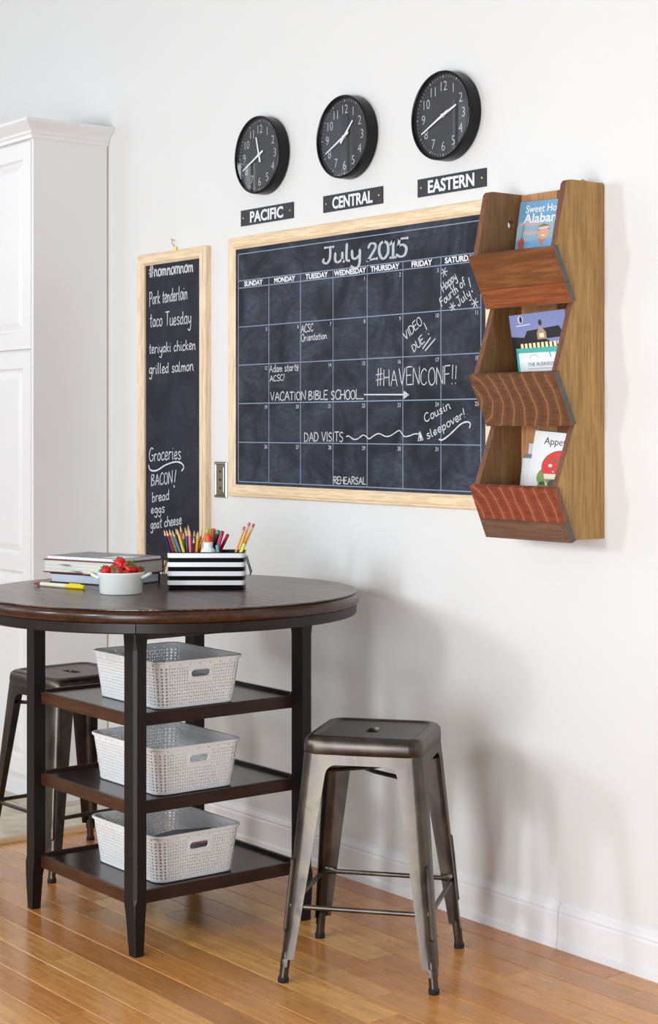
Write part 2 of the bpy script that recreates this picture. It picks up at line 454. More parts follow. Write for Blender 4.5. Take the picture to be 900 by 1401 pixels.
# ---- a hand-drawn single-stroke alphabet: width, strokes (units: cap height = 10)
G = {
 'A': (6.5, '0,0 3.2,10 6.5,0|1.2,3.6 5.4,3.8'), 'B': (5.5, '0,0 0.2,10|0,10~3.8,9.6~4.4,7.6~0.4,5.4~4.6,4.4~4.6,1.2~0,0'),
 'C': (5.8, '5.6,8.6~3.6,10~1,8~0,4.6~1,1~3.6,0~5.8,1.6'), 'D': (6, '0.2,0 0,10|0,10~4.2,8.8~5.8,5~4,1~0.2,0'),
 'E': (4.8, '4.6,10 0,9.8 0,0 4.8,0.2|0,5.2 3.8,5.4'), 'F': (4.8, '0,0 0.2,10 4.9,10.2|0.1,5.4 4,5.6'),
 'G': (6, '5.6,8.8~3.4,10~1,8~0,4.4~1.4,0.6~4,0~5.8,2.4~5.6,4.2~3.6,4.2'), 'H': (5.6, '0,0 0.2,10|5.4,10 5.6,0|0.1,5 5.5,5.2'),
 'I': (1.6, '0.8,0 0.8,10'), 'J': (5, '1,10 5.4,10|3.8,10~3.6,3~2,0~0.2,1~0.4,2.6'), 'L': (4.4, '0.2,10 0,0 4.6,0.1'),
 'N': (5.8, '0,0 0.2,10 5.4,0 5.8,10.2'), 'O': (6, '3.2,10~0.8,8.4~0,4.6~1.2,0.8~3.4,0~5.6,2~5.8,6~4.6,9.2~3.2,10'),
 'P': (5, '0.4,-1 0.2,10|0,9.6~3.6,10~4.8,7.6~3.4,5.2~0.4,4.8'), 'R': (5.4, '0,0 0.2,10|0,10~4,9.6~4.6,7.4~3.4,5.6~0.2,5.2|1.4,5.2 5.2,0'),
 'S': (5, '4.8,9~2.8,10~0.6,8.4~1,6.2~3.8,4.4~4.6,2~2.8,0~0,1'), 'T': (5.6, '0,10 5.8,10.2|2.9,10 2.8,0'),
 'U': (5.6, '0.2,10~0,3~1.6,0~4,0.4~5.2,3~5.4,10'), 'V': (5.8, '0,10 2.8,0 5.8,10.2'), 'Y': (5.4, '0,10 2.6,5 2.6,0|2.6,5 5.4,10'),
 'a': (4.4, '4,5.6 4,1 4.8,0.1|4,4.6~2.2,5.8~0.2,3.4~1,0.3~3,0.8~4,2.6'), 'b': (4.2, '0.4,10 0.3,0|0.3,3.6~2.4,5.6~4,3.4~3,0.5~0.4,0.4'),
 'c': (3.6, '3.6,4.8~2.2,5.8~0.4,4~0.2,1.4~1.6,0~3.8,1'), 'd': (4.6, '4,10 4,1 4.8,0.1|4,4.6~2.2,5.8~0.2,3.4~1,0.3~3,0.8~4,2.6'),
 'e': (3.9, '0.3,2.6~3,3.2~3.2,5.2~1.8,5.9~0.2,3.6~0.6,0.8~2,0~4,1.2'), 'f': (3.4, '3.8,9~2.6,10~1.6,8~1.6,0|0.2,5.4 3.2,5.8'),
 'g': (4.3, '3.9,5.6~3.9,-2~2.4,-4.6~0.2,-3.4|3.9,4.6~2.2,5.8~0.2,3.6~1,1~3,1.3~3.9,3'), 'h': (4.4, '0.4,10 0.3,0|0.3,3.2~2.2,5.6~3.7,4.4~3.9,1~4.6,0'),
 'i': (1.8, '0.6,5.6~0.6,1.2~1.6,0.1|0.8,7.8 0.9,8.1'), 'k': (4.2, '0.4,10 0.3,0|3.8,5.6 0.6,2.8 4.2,0'),
 'l': (2.1, '0.7,10~0.5,1.4~1.8,0.1'), 'm': (6.6, '0.3,5.6 0.3,0|0.3,3.8~1.8,5.6~3.1,4.4~3.2,0|3.2,3.8~4.7,5.6~5.9,4.4~6,1~6.7,0'),
 'n': (4.4, '0.3,5.6 0.3,0|0.3,3.4~2.2,5.6~3.6,4.4~3.8,1~4.6,0'), 'o': (4, '2.2,5.8~0.4,4.4~0.2,1.4~1.8,0~3.6,1.4~3.8,4~2.2,5.8~3.8,5'),
 'p': (4.2, '0.4,5.6 0.2,-4|0.4,3.4~2,5.8~3.8,4.6~3.6,1~1.8,0~0.4,1'), 'r': (3.2, '0.3,5.6 0.3,0|0.3,3.2~1.6,5.4~3.2,5.2'),
 's': (3.4, '3.2,5~1.8,5.8~0.5,4.8~1.2,3.2~3,2~2.4,0~0,0.6'), 't': (3, '1.6,9~1.4,1~2.8,0.2|0,6 3.2,6.3'),
 'u': (4.4, '0.3,5.6~0.3,1.2~1.8,0~3.6,1.6|3.8,5.6 3.8,1 4.6,0.1'), 'v': (3.8, '0,5.6 1.8,0 3.8,5.8'),
 'y': (4.2, '0.3,5.6~0.5,2~1.8,0.9~3.6,2.6|3.9,5.6~3.7,-2~2.2,-4.6~0,-3.4'), 'w': (5.6, '0,5.6 1.4,0 2.8,5 4.2,0 5.6,5.8'),
 'q': (4.4, '3.8,5.2~2,5.8~0.2,3.8~0.8,1.2~2.6,1.2~3.8,3.4~3.9,5.4~3.8,-4'),
 '0': (5, '2.6,10~0.6,8~0.2,4~1.4,0.4~3,0~4.8,3~4.6,8~2.6,10'), '1': (2.6, '0.2,8 1.8,10 1.6,0|0.2,0 3,0'),
 '2': (5, '0.3,7.8~1.6,10~4,9.4~4,6.6~0.2,0~0.2,0~5.2,0.4'), '5': (5, '5.4,10 1.4,10 0.8,5.8|0.8,5.8~3,6.6~4.8,4.4~4,0.8~1.8,0~0,1.2'),
 '!': (1.8, '1.2,10.4 0.7,3|0.5,0.4 0.6,0'), '#': (6.2, '2.2,10.2 1.6,-0.2|4.8,10.4 4.2,0|0,6.4 6.2,7|0,3.2 6,3.8'),
 '_': (4.4, '-0.6,0.3 4,0.2'), ' ': (2.6, ''),
}
def catmull(P, n=5):
    if len(P) < 3: return P
    out = []
    Q = [P[0]] + P + [P[-1]]
    for i in range(1, len(Q) - 2):
        p0, p1, p2, p3 = Q[i - 1], Q[i], Q[i + 1], Q[i + 2]
        for k in range(n):
            t = k / n
            out.append(tuple(0.5 * (2 * p1[j] + (p2[j] - p0[j]) * t + (2 * p0[j] - 5 * p1[j] + 4 * p2[j] - p3[j]) * t * t + (3 * p1[j] - p0[j] - 3 * p2[j] + p3[j]) * t ** 3) for j in (0, 1)))
    out.append(P[-1]); return out
def parse(st):
    res = []
    for s in st.split('|'):
        if not s.strip(): continue
        smooth = '~' in s
        P = [tuple(float(c) for c in q.split(',')) for q in s.replace('~', ' ').split()]
        if smooth: res.append(catmull(P, 4))
        else: res += [list(q) for q in zip(P[:-1], P[1:])]
    return res
def ribbon(mb, pts, w, y, brush=False):
    """flat chalk stroke through pts (x,z) on the plane y, with round ends"""
    n = len(pts); L_, R_ = [], []
    for i, p in enumerate(pts):
        a = pts[max(0, i - 1)]; b = pts[min(n - 1, i + 1)]
        dx, dz = b[0] - a[0], b[1] - a[1]; l = math.hypot(dx, dz) or 1e-9; dx, dz = dx / l, dz / l
        hw = w / 2 * (0.50 + 0.65 * abs(dz) if brush else random.uniform(0.82, 1.12))
        L_.append((p[0] - dz * hw, p[1] + dx * hw)); R_.append((p[0] + dz * hw, p[1] - dx * hw))
    v = [(x, y, z) for x, z in L_] + [(x, y, z) for x, z in R_]
    mb.add(v, [(i, i + 1, n + i + 1, n + i) for i in range(n - 1)])
    for p in ((pts[0],) if n == 1 else (pts[0], pts[-1])):
        r = w / 2 * 0.85
        mb.add([(p[0] + r * math.cos(PI * k / 4), y - 0.00005, p[1] + r * math.sin(PI * k / 4)) for k in range(8)], [tuple(range(8))])
def hand(mb, text, a, b, h, w, y, slant=0.0, jit=0.25, brush=False, gap=1.3):
    """write TEXT from a to b (x,z of the baseline ends) at cap height h"""
    tot = sum(G[c][0] + gap for c in text) - gap
    dx, dz = b[0] - a[0], b[1] - a[1]; L_ = math.hypot(dx, dz); ux, uz = dx / L_, dz / L_
    # a lifted baseline leans by rotation only when steep
    k = L_ / tot; x = 0.0; hs = h / 10.0
    steep = abs(uz) > 0.3
    nx, nz = (-uz, ux) if steep else (0.0, 1.0)
    for c in text:
        gw, st = G[c]; jy = random.uniform(-jit, jit); js = random.uniform(0.93, 1.07)
        for P in parse(st):
            Q = []
            for px_, pz_ in P:
                u = x + px_ * js + slant * pz_ * 0.5 * hs / max(k, 1e-6); v_ = pz_ * js + jy
                Q.append((a[0] + ux * u * k + nx * v_ * hs, a[1] + uz * u * k + nz * v_ * hs))
            ribbon(mb, Q, w, y, brush)
        x += gw + gap
    return mb

# ================================================================== THE SETTING
def struct(o): o['kind'] = 'structure'; return o
T = 0.15
struct(MB().box(XL - T, XR + T, 0, T, -0.05, ZC).build('wall_back', M['wall']))
def wall_with_openings(name, u0, u1, wins, axis, h0, h1):
    holes = [[(a, c), (b, c), (b, d), (a, d)] for a, b, c, d, *_ in wins]
    mb = plate([(u0, -0.05), (u1, -0.05), (u1, ZC), (u0, ZC)], holes, h0, h1, axis)
    return struct(mb.build(name, M['wall']))
wf = wall_with_openings('wall_front', XL - T, XR + T, FRONT_WINDOWS_AND_FILL, 'y', YB - 0.10, YB)
wr = wall_with_openings('wall_right', YB, 0, RIGHT_FILL, 'x', XR, XR + 0.10)
wl = wall_with_openings('wall_left', YB, 0, LEFT_WINDOWS, 'x', XL - 0.10, XL)
nwin = 0
for lst, ax in ((FRONT_WINDOWS_AND_FILL, 'y'), (RIGHT_FILL, 'R'), (LEFT_WINDOWS, 'L')):
    for a, b, c, d, _p in lst:
        nwin += 1; t = 0.05; mid = (a + b) / 2; zm = (c + d) / 2; mb = MB()
        def bar(u0, u1, z0, z1):
            if ax == 'y': mb.box(u0, u1, YB - 0.03, YB + 0.02, z0, z1)
            elif ax == 'R': mb.box(XR - 0.02, XR + 0.03, u0, u1, z0, z1)
            else: mb.box(XL - 0.03, XL + 0.02, u0, u1, z0, z1)
        bar(a - t, a, c - t, d + t); bar(b, b + t, c - t, d + t); bar(a, b, c - t, c); bar(a, b, d, d + t)
        bar(a, b, zm - 0.018, zm + 0.018)
        struct(mb.build('window_%d' % nwin, M['trim']))  # same frame for the windows and the added fill openings
struct(MB().box(XL - T, XR + T, YB - T, T, ZC, ZC + 0.1).build('ceiling', M['ceiling']))
fill_lamp = 0
for lx, ly in ((-7.2, -2.2),):  # panel that carries the added overhead fill
    e = empty('fill_panel', (lx, ly, ZC), 'added square fill light panel on the ceiling over the ' + ('near' if lx > -5 else 'far') + ' half of the room', 'fill_lamp')
    MB().box(-0.66, 0.66, -0.66, 0.66, -0.03, 0.0).build('fill_panel_frame', M['white'], e)

# floor: subfloor, individually laid bamboo planks, plain field outside the view
PX0, PX1, PY0 = -5.11, -1.30, -2.30
floor = struct(MB().box(XL, XR, YB, 0, -0.06, -0.016).build('floor', M['gap']))
PW = 0.0953
yb = [-0.953 + k * PW for k in range(-14, 10)] + [0.0]
rows = [(a, b) for a, b in zip(yb[:-1], yb[1:]) if b - a > 0.005]
rs = random.Random(21)
for y0, y1 in rows:
    x = PX0; first = True
    while x < PX1 - 0.01:
        ln = rs.uniform(0.35, 1.3) if first else rs.uniform(0.9, 1.35)
        first = False
        x2 = min(PX1, x + ln)
        if PX1 - x2 < 0.25: x2 = PX1
        g = 0.0007; b = 0.0011; cx_, cy_ = (x + x2) / 2, (y0 + y1) / 2
        hx, hy = (x2 - x) / 2 - g, (y1 - y0) / 2 - g
        lv = rs.uniform(-0.0003, 0.0003)
        mb = MB().loft([[(-hx, -hy, -0.015), (hx, -hy, -0.015), (hx, hy, -0.015), (-hx, hy, -0.015)],
                        [(-hx, -hy, -b), (hx, -hy, -b), (hx, hy, -b), (-hx, hy, -b)],
                        [(-hx + b, -hy + b, 0), (hx - b, -hy + b, 0), (hx - b, hy - b, 0), (-hx + b, hy - b, 0)]], cap0=False)
        mb.build('plank', M['plank'], floor, loc=(cx_, cy_, lv))
        x = x2
fm = MB().box(PX1 + 0.001, XR, YB, 0, -0.015, 0).box(XL, PX1, YB, yb[0] - 0.001, -0.015, 0)
tag(fm.build('plank_field', M['field'], floor), kind='stuff')
# stone tiles of the kitchen beyond the oak threshold
TS = 0.33
for i in range(7):
    for j in range(7):
        x1 = -5.165 - i * TS; y1 = -0.002 - j * TS
        MB().rbox(-TS / 2 + 0.003, TS / 2 - 0.003, -TS / 2 + 0.003, TS / 2 - 0.003, -0.012, 0.0, 0.0015).build('tile', M['tile'], floor, loc=(x1 - TS / 2, y1 - TS / 2, 0))
tf = MB().box(XL, -5.165 - 7 * TS, -7 * TS, 0, -0.012, 0).box(XL, PX0 - 0.001, -2.323, -7 * TS - 0.003, -0.012, 0)
tag(tf.build('tile_field', M['tile'], floor), kind='stuff')
struct(MB().loft([[(x, y, z) for x, z in ((-5.172, 0), (-5.170, 0.008), (-5.155, 0.014), (-5.125, 0.014), (-5.108, 0.006), (-5.106, 0))] for y in (-2.3, -0.016)]).build('trim_1', M['threshold']))

def baseboard(name, x0, x1):
    prof = [(0, 0), (-0.018, 0), (-0.018, 0.020), (-0.013, 0.026), (-0.013, 0.088), (-0.0105, 0.094), (-0.012, 0.100), (-0.009, 0.108), (-0.004, 0.114), (-0.003, 0.122), (0, 0.122)]
    return struct(MB().loft([[(x, y, z) for y, z in prof] for x in (x0, x1)]).build(name, M['trim']))
baseboard('baseboard_back', -5.555, -3.20)
baseboard('baseboard_right', -3.198, XR)
# scuff marks on the wall paint behind the stool
# ================================================================== TALL CABINET
CX, CY, CZ = -5.561, -0.316, 2.438
cab = empty('tall_cabinet', (CX, 0, 0), 'tall white pantry cabinet with crown moulding, standing against the wall', 'cabinet')
CW = 0.75
mb = MB().box(-CW, -0.018, CY + 0.02, -0.001, 0.10, CZ)
mb.box(-CW, -0.018, -0.25, -0.001, 0, 0.10)
mb.build('cabinet_body', M['cabinet'], cab)
MB().loft([[(x, y, z) for y, z in ((CY + 0.004, 0.10), (CY + 0.004, CZ), (-0.002, CZ), (-0.002, 0), (-0.25, 0), (-0.25, 0.10))] for x in (-0.018, 0.0)]).build('side_panel', M['cabinet'], cab)
MB().box(-0.0005, 0.0015, -0.006, -0.001, 0.12, CZ).build('edge_strip', M['cabinet_line'], cab)
MB().loft([[(x, y, z) for y, z in ((-0.251, 0), (-0.262, 0), (-0.262, 0.05), (-0.258, 0.06), (-0.258, 0.085), (-0.251, 0.09))] for x in (-CW, 0.0)]).build('toe_kick', M['trim'], cab)
def door(z0, z1, panels, hinge_x=-0.016):
    x1 = hinge_x; x0 = -0.36
    for k, (a, b) in enumerate(((x0, x1), (x0 - 0.365, x0 - 0.005))):
        dd = MB()
        yf = CY - 0.0; yk = CY + 0.02
        # stiles and rails around recessed, raised-field panels
        sw = 0.060
        dd.box(a, a + sw, yf, yk, z0, z1); dd.box(b - sw, b, yf, yk, z0, z1)
        zs = [z0] + [q for p in panels for q in p] + [z1]
        for i in range(0, len(zs), 2): dd.box(a + sw, b - sw, yf, yk, zs[i], zs[i + 1])
        dob = dd.build('door', M['cabinet'], cab)
        for p0, p1 in panels:
            A, B = a + sw, b - sw
            def rl(k_, y): return [(A + k_, y, p0 + k_), (B - k_, y, p0 + k_), (B - k_, y, p1 - k_), (A + k_, y, p1 - k_)]
            MB().loft([rl(0, yf), rl(0.006, yf + 0.007), rl(0.014, yf + 0.009), rl(0.040, yf + 0.002), rl(0.042, yf + 0.002)], cap0=False).build('door_panel', M['cabinet'], dob)
door(1.668, 2.425, [(1.728, 2.365)])
door(0.105, 1.658, [(0.165, 0.850), (0.910, 1.598)])
prof = [(0.0, 0.0), (0.006, 0.0), (0.008, 0.012), (0.014, 0.018), (0.014, 0.026), (0.020, 0.032), (0.034, 0.044), (0.046, 0.056), (0.046, 0.066), (0.0, 0.066)]
lp = []
for (bx, by, ox, oy) in ((-CW, CY, 0, -1), (0, CY, 1, -1), (0, -0.002, 1, 0)):
    lp.append([(bx + ox * o_, by + oy * o_, CZ - 0.004 + z_) for o_, z_ in prof])
MB().loft(lp).build('crown_moulding', M['cabinet'], cab)

# ================================================================== ROUND TABLE
TX, TY, TR, TZ = -4.103, -0.655, 0.539, 0.920
tab = empty('round_table', (TX, TY, 0), 'round counter-height table in dark espresso wood with three open shelves', 'table')
def circ(r, z, n=96, cx=0, cy=0): return [(cx + r * math.cos(2 * PI * i / n), cy + r * math.sin(2 * PI * i / n), z) for i in range(n)]
top = MB().loft([circ(TR - 0.060, 0.884), circ(TR - 0.004, 0.885), circ(TR, 0.889), circ(TR, 0.905), circ(TR - 0.003, 0.912), circ(TR - 0.008, 0.9155), circ(TR - 0.02, 0.9165)]).build('tabletop', M['tabletop_edge'], tab, smooth=True, angle=50)
# planks of the top: strips cut to the circle
nP = 9; r_ = TR - 0.006; sw = 2 * r_ / nP
for k in range(nP):
    x0 = -r_ + k * sw + 0.0001; x1 = -r_ + (k + 1) * sw - 0.0001
    n = 10; up_, dn = [], []
    for i in range(n + 1):
        x = x0 + (x1 - x0) * i / n; yy = math.sqrt(max(0, r_ * r_ - x * x)); up_.append((yy, x)); dn.append((-yy, x))
    ol = dn + up_[::-1]
    ll = []
    cxm = (x0 + x1) / 2
    for ins, z in ((0, 0.9166), (0, 0.9194), (0.0006, 0.9200)):
        ll.append([(p[0] * (1 - ins / r_), cxm + (p[1] - cxm) * (1 - ins / (sw / 2)), z) for p in ol])
    pk = MB().loft(ll).build('tabletop_board', M['tabletop'], top)
RZ = -0.0
# curved apron ring in two halves with a visible joint
ra, rb = TR - 0.006, TR - 0.030
for a0, a1 in ((-0.72, PI - 0.72), (PI - 0.72, 2 * PI - 0.72)):
    n = 48; g = 0.0022; loops = []
    for i in range(n + 1):
        a = a0 + g + (a1 - a0 - 2 * g) * i / n; c_, s_ = math.cos(a), math.sin(a)
        loops.append([(rb * c_, rb * s_, 0.8835), (ra * c_, ra * s_, 0.8835), (ra * c_, ra * s_, 0.860), ((ra - 0.003) * c_, (ra - 0.003) * s_, 0.857), (rb * c_, rb * s_, 0.857)])
    MB().loft(loops).build('apron', M['apron'], tab, smooth=True, angle=40)
X0, X1, Y0, Y1 = -4.410 - TX, -3.808 - TX, -0.946 - TY, -0.365 - TY
LXs, LYs = 0.052, 0.036
def leg(cx, cy, sx, sy):
    """rectangular leg, corner chamfered on the outside, tapering to the foot on its inner sides"""
    L_ = []
    # (z, wx, wy, chamfer)
    for z, wx, wy, ch in ((0.0, 0.030, 0.026, 0.002), (0.10, 0.044, 0.033, 0.002), (0.135, LXs, LYs, 0.002), (0.150, LXs, LYs, 0.008), (0.80, LXs, LYs, 0.008), (0.832, LXs + 0.003, LYs + 0.003, 0.002), (0.859, LXs + 0.006, LYs + 0.004, 0.002)):
        ex = 0 if z > 0.10 else (0.10 - z) * 0.04
        px_, py_ = cx - sx * ex, cy - sy * ex
        ol = [(px_, py_ - sy * ch), (px_ - sx * ch, py_), (px_ - sx * wx, py_), (px_ - sx * wx, py_ - sy * wy), (px_, py_ - sy * wy)]
        L_.append([(a, b, z) for a, b in ol])
    return MB().loft(L_).build('leg', M['espresso'], tab)
for cx_, sx in ((X0, -1), (X1, 1)):
    for cy_, sy in ((Y0, -1), (Y1, 1)):
        leg(cx_, cy_, sx, sy)
SX0, SX1, SY0, SY1 = X0 + 0.045, X1 - 0.050, Y0 + 0.022, Y1 - 0.022
for zt in (0.156, 0.393, 0.625):
    th = 0.034
    sh = MB().box(SX0 + 0.010, SX1 - 0.010, SY0 + 0.010, SY1 - 0.012, zt - 0.018, zt - 0.001).build('shelf', M['shelf_top'], tab)
    MB().rbox(SX0, SX1, SY0, SY0 + 0.012, zt - th, zt, 0.0012).build('shelf_edge', M['shelf_edge_x'], sh)
    MB().rbox(SX1 - 0.012, SX1, SY0 + 0.012, SY1, zt - th, zt, 0.0012).build('shelf_edge', M['shelf_edge_y'], sh)
    MB().rbox(SX0, SX0 + 0.012, SY0 + 0.012, SY1, zt - th, zt + 0.006, 0.0012).build('shelf_edge', M['shelf_edge_y'], sh)
    MB().rbox(SX0 + 0.012, SX1 - 0.012, SY1 - 0.012, SY1, zt - th, zt + 0.008, 0.0012).build('shelf_edge', M['espresso_rail'], sh)
# stretcher rails under the top
for x in (X0 + 0.010, X1 - 0.032): MB().box(x, x + 0.022, Y0 + 0.036, Y1 - 0.036, 0.825, 0.858).build('rail', M['espresso_rail'], tab)
MB().box(X0 + 0.05, X1 - 0.05, -0.04, 0.04, 0.850, 0.883).build('rail', M['espresso_rail'], tab)

# ================================================================== METAL STOOLS
def make_stool(loc, rz, label):
    st = empty('metal_stool', loc, label, 'stool', 'industrial metal stools', rz)
    N4 = 6
    def rr(h, r, z): return [(a, b, z) for a, b in rrect(0, 0, h, h, r, N4)]
    slot = [(a, b) for a, b in rrect(0, 0, 0.0165, 0.037, 0.012, N4)]
    L_ = [rr(0.150, 0.034, 0.561), rr(0.1535, 0.036, 0.565), rr(0.1535, 0.036, 0.583), rr(0.1520, 0.036, 0.596), rr(0.1455, 0.034, 0.6045), rr(0.136, 0.030, 0.608),
          rr(0.128, 0.027, 0.607), rr(0.124, 0.025, 0.6035), rr(0.118, 0.023, 0.603)]
    L_ += [[(a * k1 , b * k2, 0.603) for a, b in rrect(0, 0, 0.07, 0.08, 0.03, N4)] for k1, k2 in ((1, 1),)]
    L_ += [[(a, b, 0.6025) for a, b in slot], [(a * 0.96, b * 0.98, 0.598) for a, b in slot], [(a * 0.96, b * 0.98, 0.590) for a, b in slot]]
    L_ += [[(a * 1.5, b * 1.3, 0.594) for a, b in slot], rr(0.118, 0.023, 0.598), rr(0.146, 0.032, 0.594), rr(0.1495, 0.034, 0.580), rr(0.150, 0.034, 0.561)]
    MB().loft(L_, cap0=False, cap1=False).build('seat', M['gunmetal'], st, smooth=True, angle=50)
    MB().rbox(-0.045, 0.045, -0.060, 0.060, 0.562, 0.580, 0.003).build('slot_shade_plate', M['gun_dark'], st)  # dark plate added so the seat slot looks shaded inside
    # four folded-sheet legs
    def P(u, z):   # half spread of the leg's outer corner at height z
        return 0.1505 + (0.203 - 0.1505) * (0.575 - z) / 0.575
    for sx in (-1, 1):
        for sy in (-1, 1):
            # cross-section: inner edge A along one side, round corner, inner edge B, then back inside
            loops = []
            zs = [0.566, 0.5385, 0.5379, 0.5365, 0.534, 0.530, 0.524, 0.514, 0.47, 0.36, 0.24, 0.12, 0.060, 0.058, 0.040]
            for z in zs:
                c = P(0, z)
                if z >= 0.538: wd = 0.096
                elif z >= 0.514: wd = 0.064 + 0.024 * (1 - math.sqrt(max(0.0, 1 - ((z - 0.514) / 0.024) ** 2)))
                else: wd = 0.064 - 0.028 * (0.514 - z) / 0.454
                if z <= 0.058: wd = 0.021
                r = min(0.026, wd * 0.62); t = 0.0022
                out = [(c - wd, c)]
                for q in range(7):
                    a = PI / 2 - PI / 2 * q / 6; out.append((c - r + r * math.cos(a), c - r + r * math.sin(a)))
                out.append((c, c - wd))
                inn = [(c - t, c - wd)]
                for q in range(7):
                    a = PI / 2 * q / 6; inn.append((c - r + (r - t) * math.cos(a), c - r + (r - t) * math.sin(a)))
                inn.append((c - wd, c - t))
                loops.append([(sx * a, sy * b, z) for a, b in out + inn])
            lg = MB().loft(loops).build('leg', M['gunmetal'], st, smooth=True, angle=50)
            # embossed groove down the corner
            pts = []
            for z in (0.305, 0.300, 0.25, 0.19, 0.13, 0.125):
                c = P(0, z) - 0.0055; pts.append((sx * c, sy * c, z))
            MB().tube(pts, [0.002, 0.0062, 0.0066, 0.0062, 0.0060, 0.002], 10).build('groove', M['gunmetal'], lg, smooth=True)
            c0, c1 = P(0, 0.075) - 0.013, P(0, 0.0) - 0.013
            MB().tube([(sx * c0, sy * c0, 0.075), (sx * (c1), sy * (c1), 0.010)], 0.0115, 14).build('foot_tube', M['gunmetal'], lg, smooth=True)
            MB().lathe([(0.0125, 0.0), (0.0138, 0.002), (0.0138, 0.012), (0.0122, 0.014)], 16, (sx * c1, sy * c1, 0)).build('rubber_foot', M['rubber'], lg, smooth=True)
    # aprons between the legs
    for k in range(4):
        m_ = MB().loft([[(-0.0605, P(0, z) - 0.0026, z), (0.0605, P(0, z) - 0.0026, z), (0.0605, P(0, z) - 0.0004, z), (-0.0605, P(0, z) - 0.0004, z)] for z in (0.5385, 0.566)])
        m_.xf(Matrix.Rotation(PI / 2 * k, 4, 'Z')).build('apron', M['gunmetal'], st)
        zc = 0.186; c = P(0, zc)
        e_ = c - 0.024
        pts = [(-e_ - 0.016, c - 0.006, zc), (-e_, c - 0.006, zc), (-e_ + 0.022, c - 0.010, zc), (e_ - 0.022, c - 0.010, zc), (e_, c - 0.006, zc), (e_ + 0.016, c - 0.006, zc)]
        m_ = MB()
        loops = []
        for i, p in enumerate(pts):
            flat = i in (0, 1, 4, 5); ry, rz_ = (0.0022, 0.0105) if flat else (0.0062, 0.0062)
            loops.append([(p[0], p[1] + ry * math.cos(2 * PI * q / 10), p[2] + rz_ * math.sin(2 * PI * q / 10)) for q in range(10)])
        m_.loft(loops).xf(Matrix.Rotation(PI / 2 * k, 4, 'Z')).build('footrest_rail', M['gunmetal'], st, smooth=True)
    for sgn in (1, -1):
        z = 0.512 + (0.004 if sgn > 0 else -0.008); c = P(0, z) - 0.012
        MB().tube([(-c, -sgn * c, z), (0, 0, z - 0.008), (c, sgn * c, z)], 0.0058, 8).build('cross_brace', M['gun_dark'], st, smooth=True)
    return st
s1 = make_stool((-3.395, -0.481, 0), math.radians(38.7), 'gunmetal backless stool in full view before the bare wall, right of the table')
s2 = copy_tree(s1); s2.location = (-4.80, -0.577, 0); s2.rotation_euler = (0, 0, math.radians(92.8))
s2['label'] = 'gunmetal backless stool half hidden behind the table leg, beside the white cabinet'

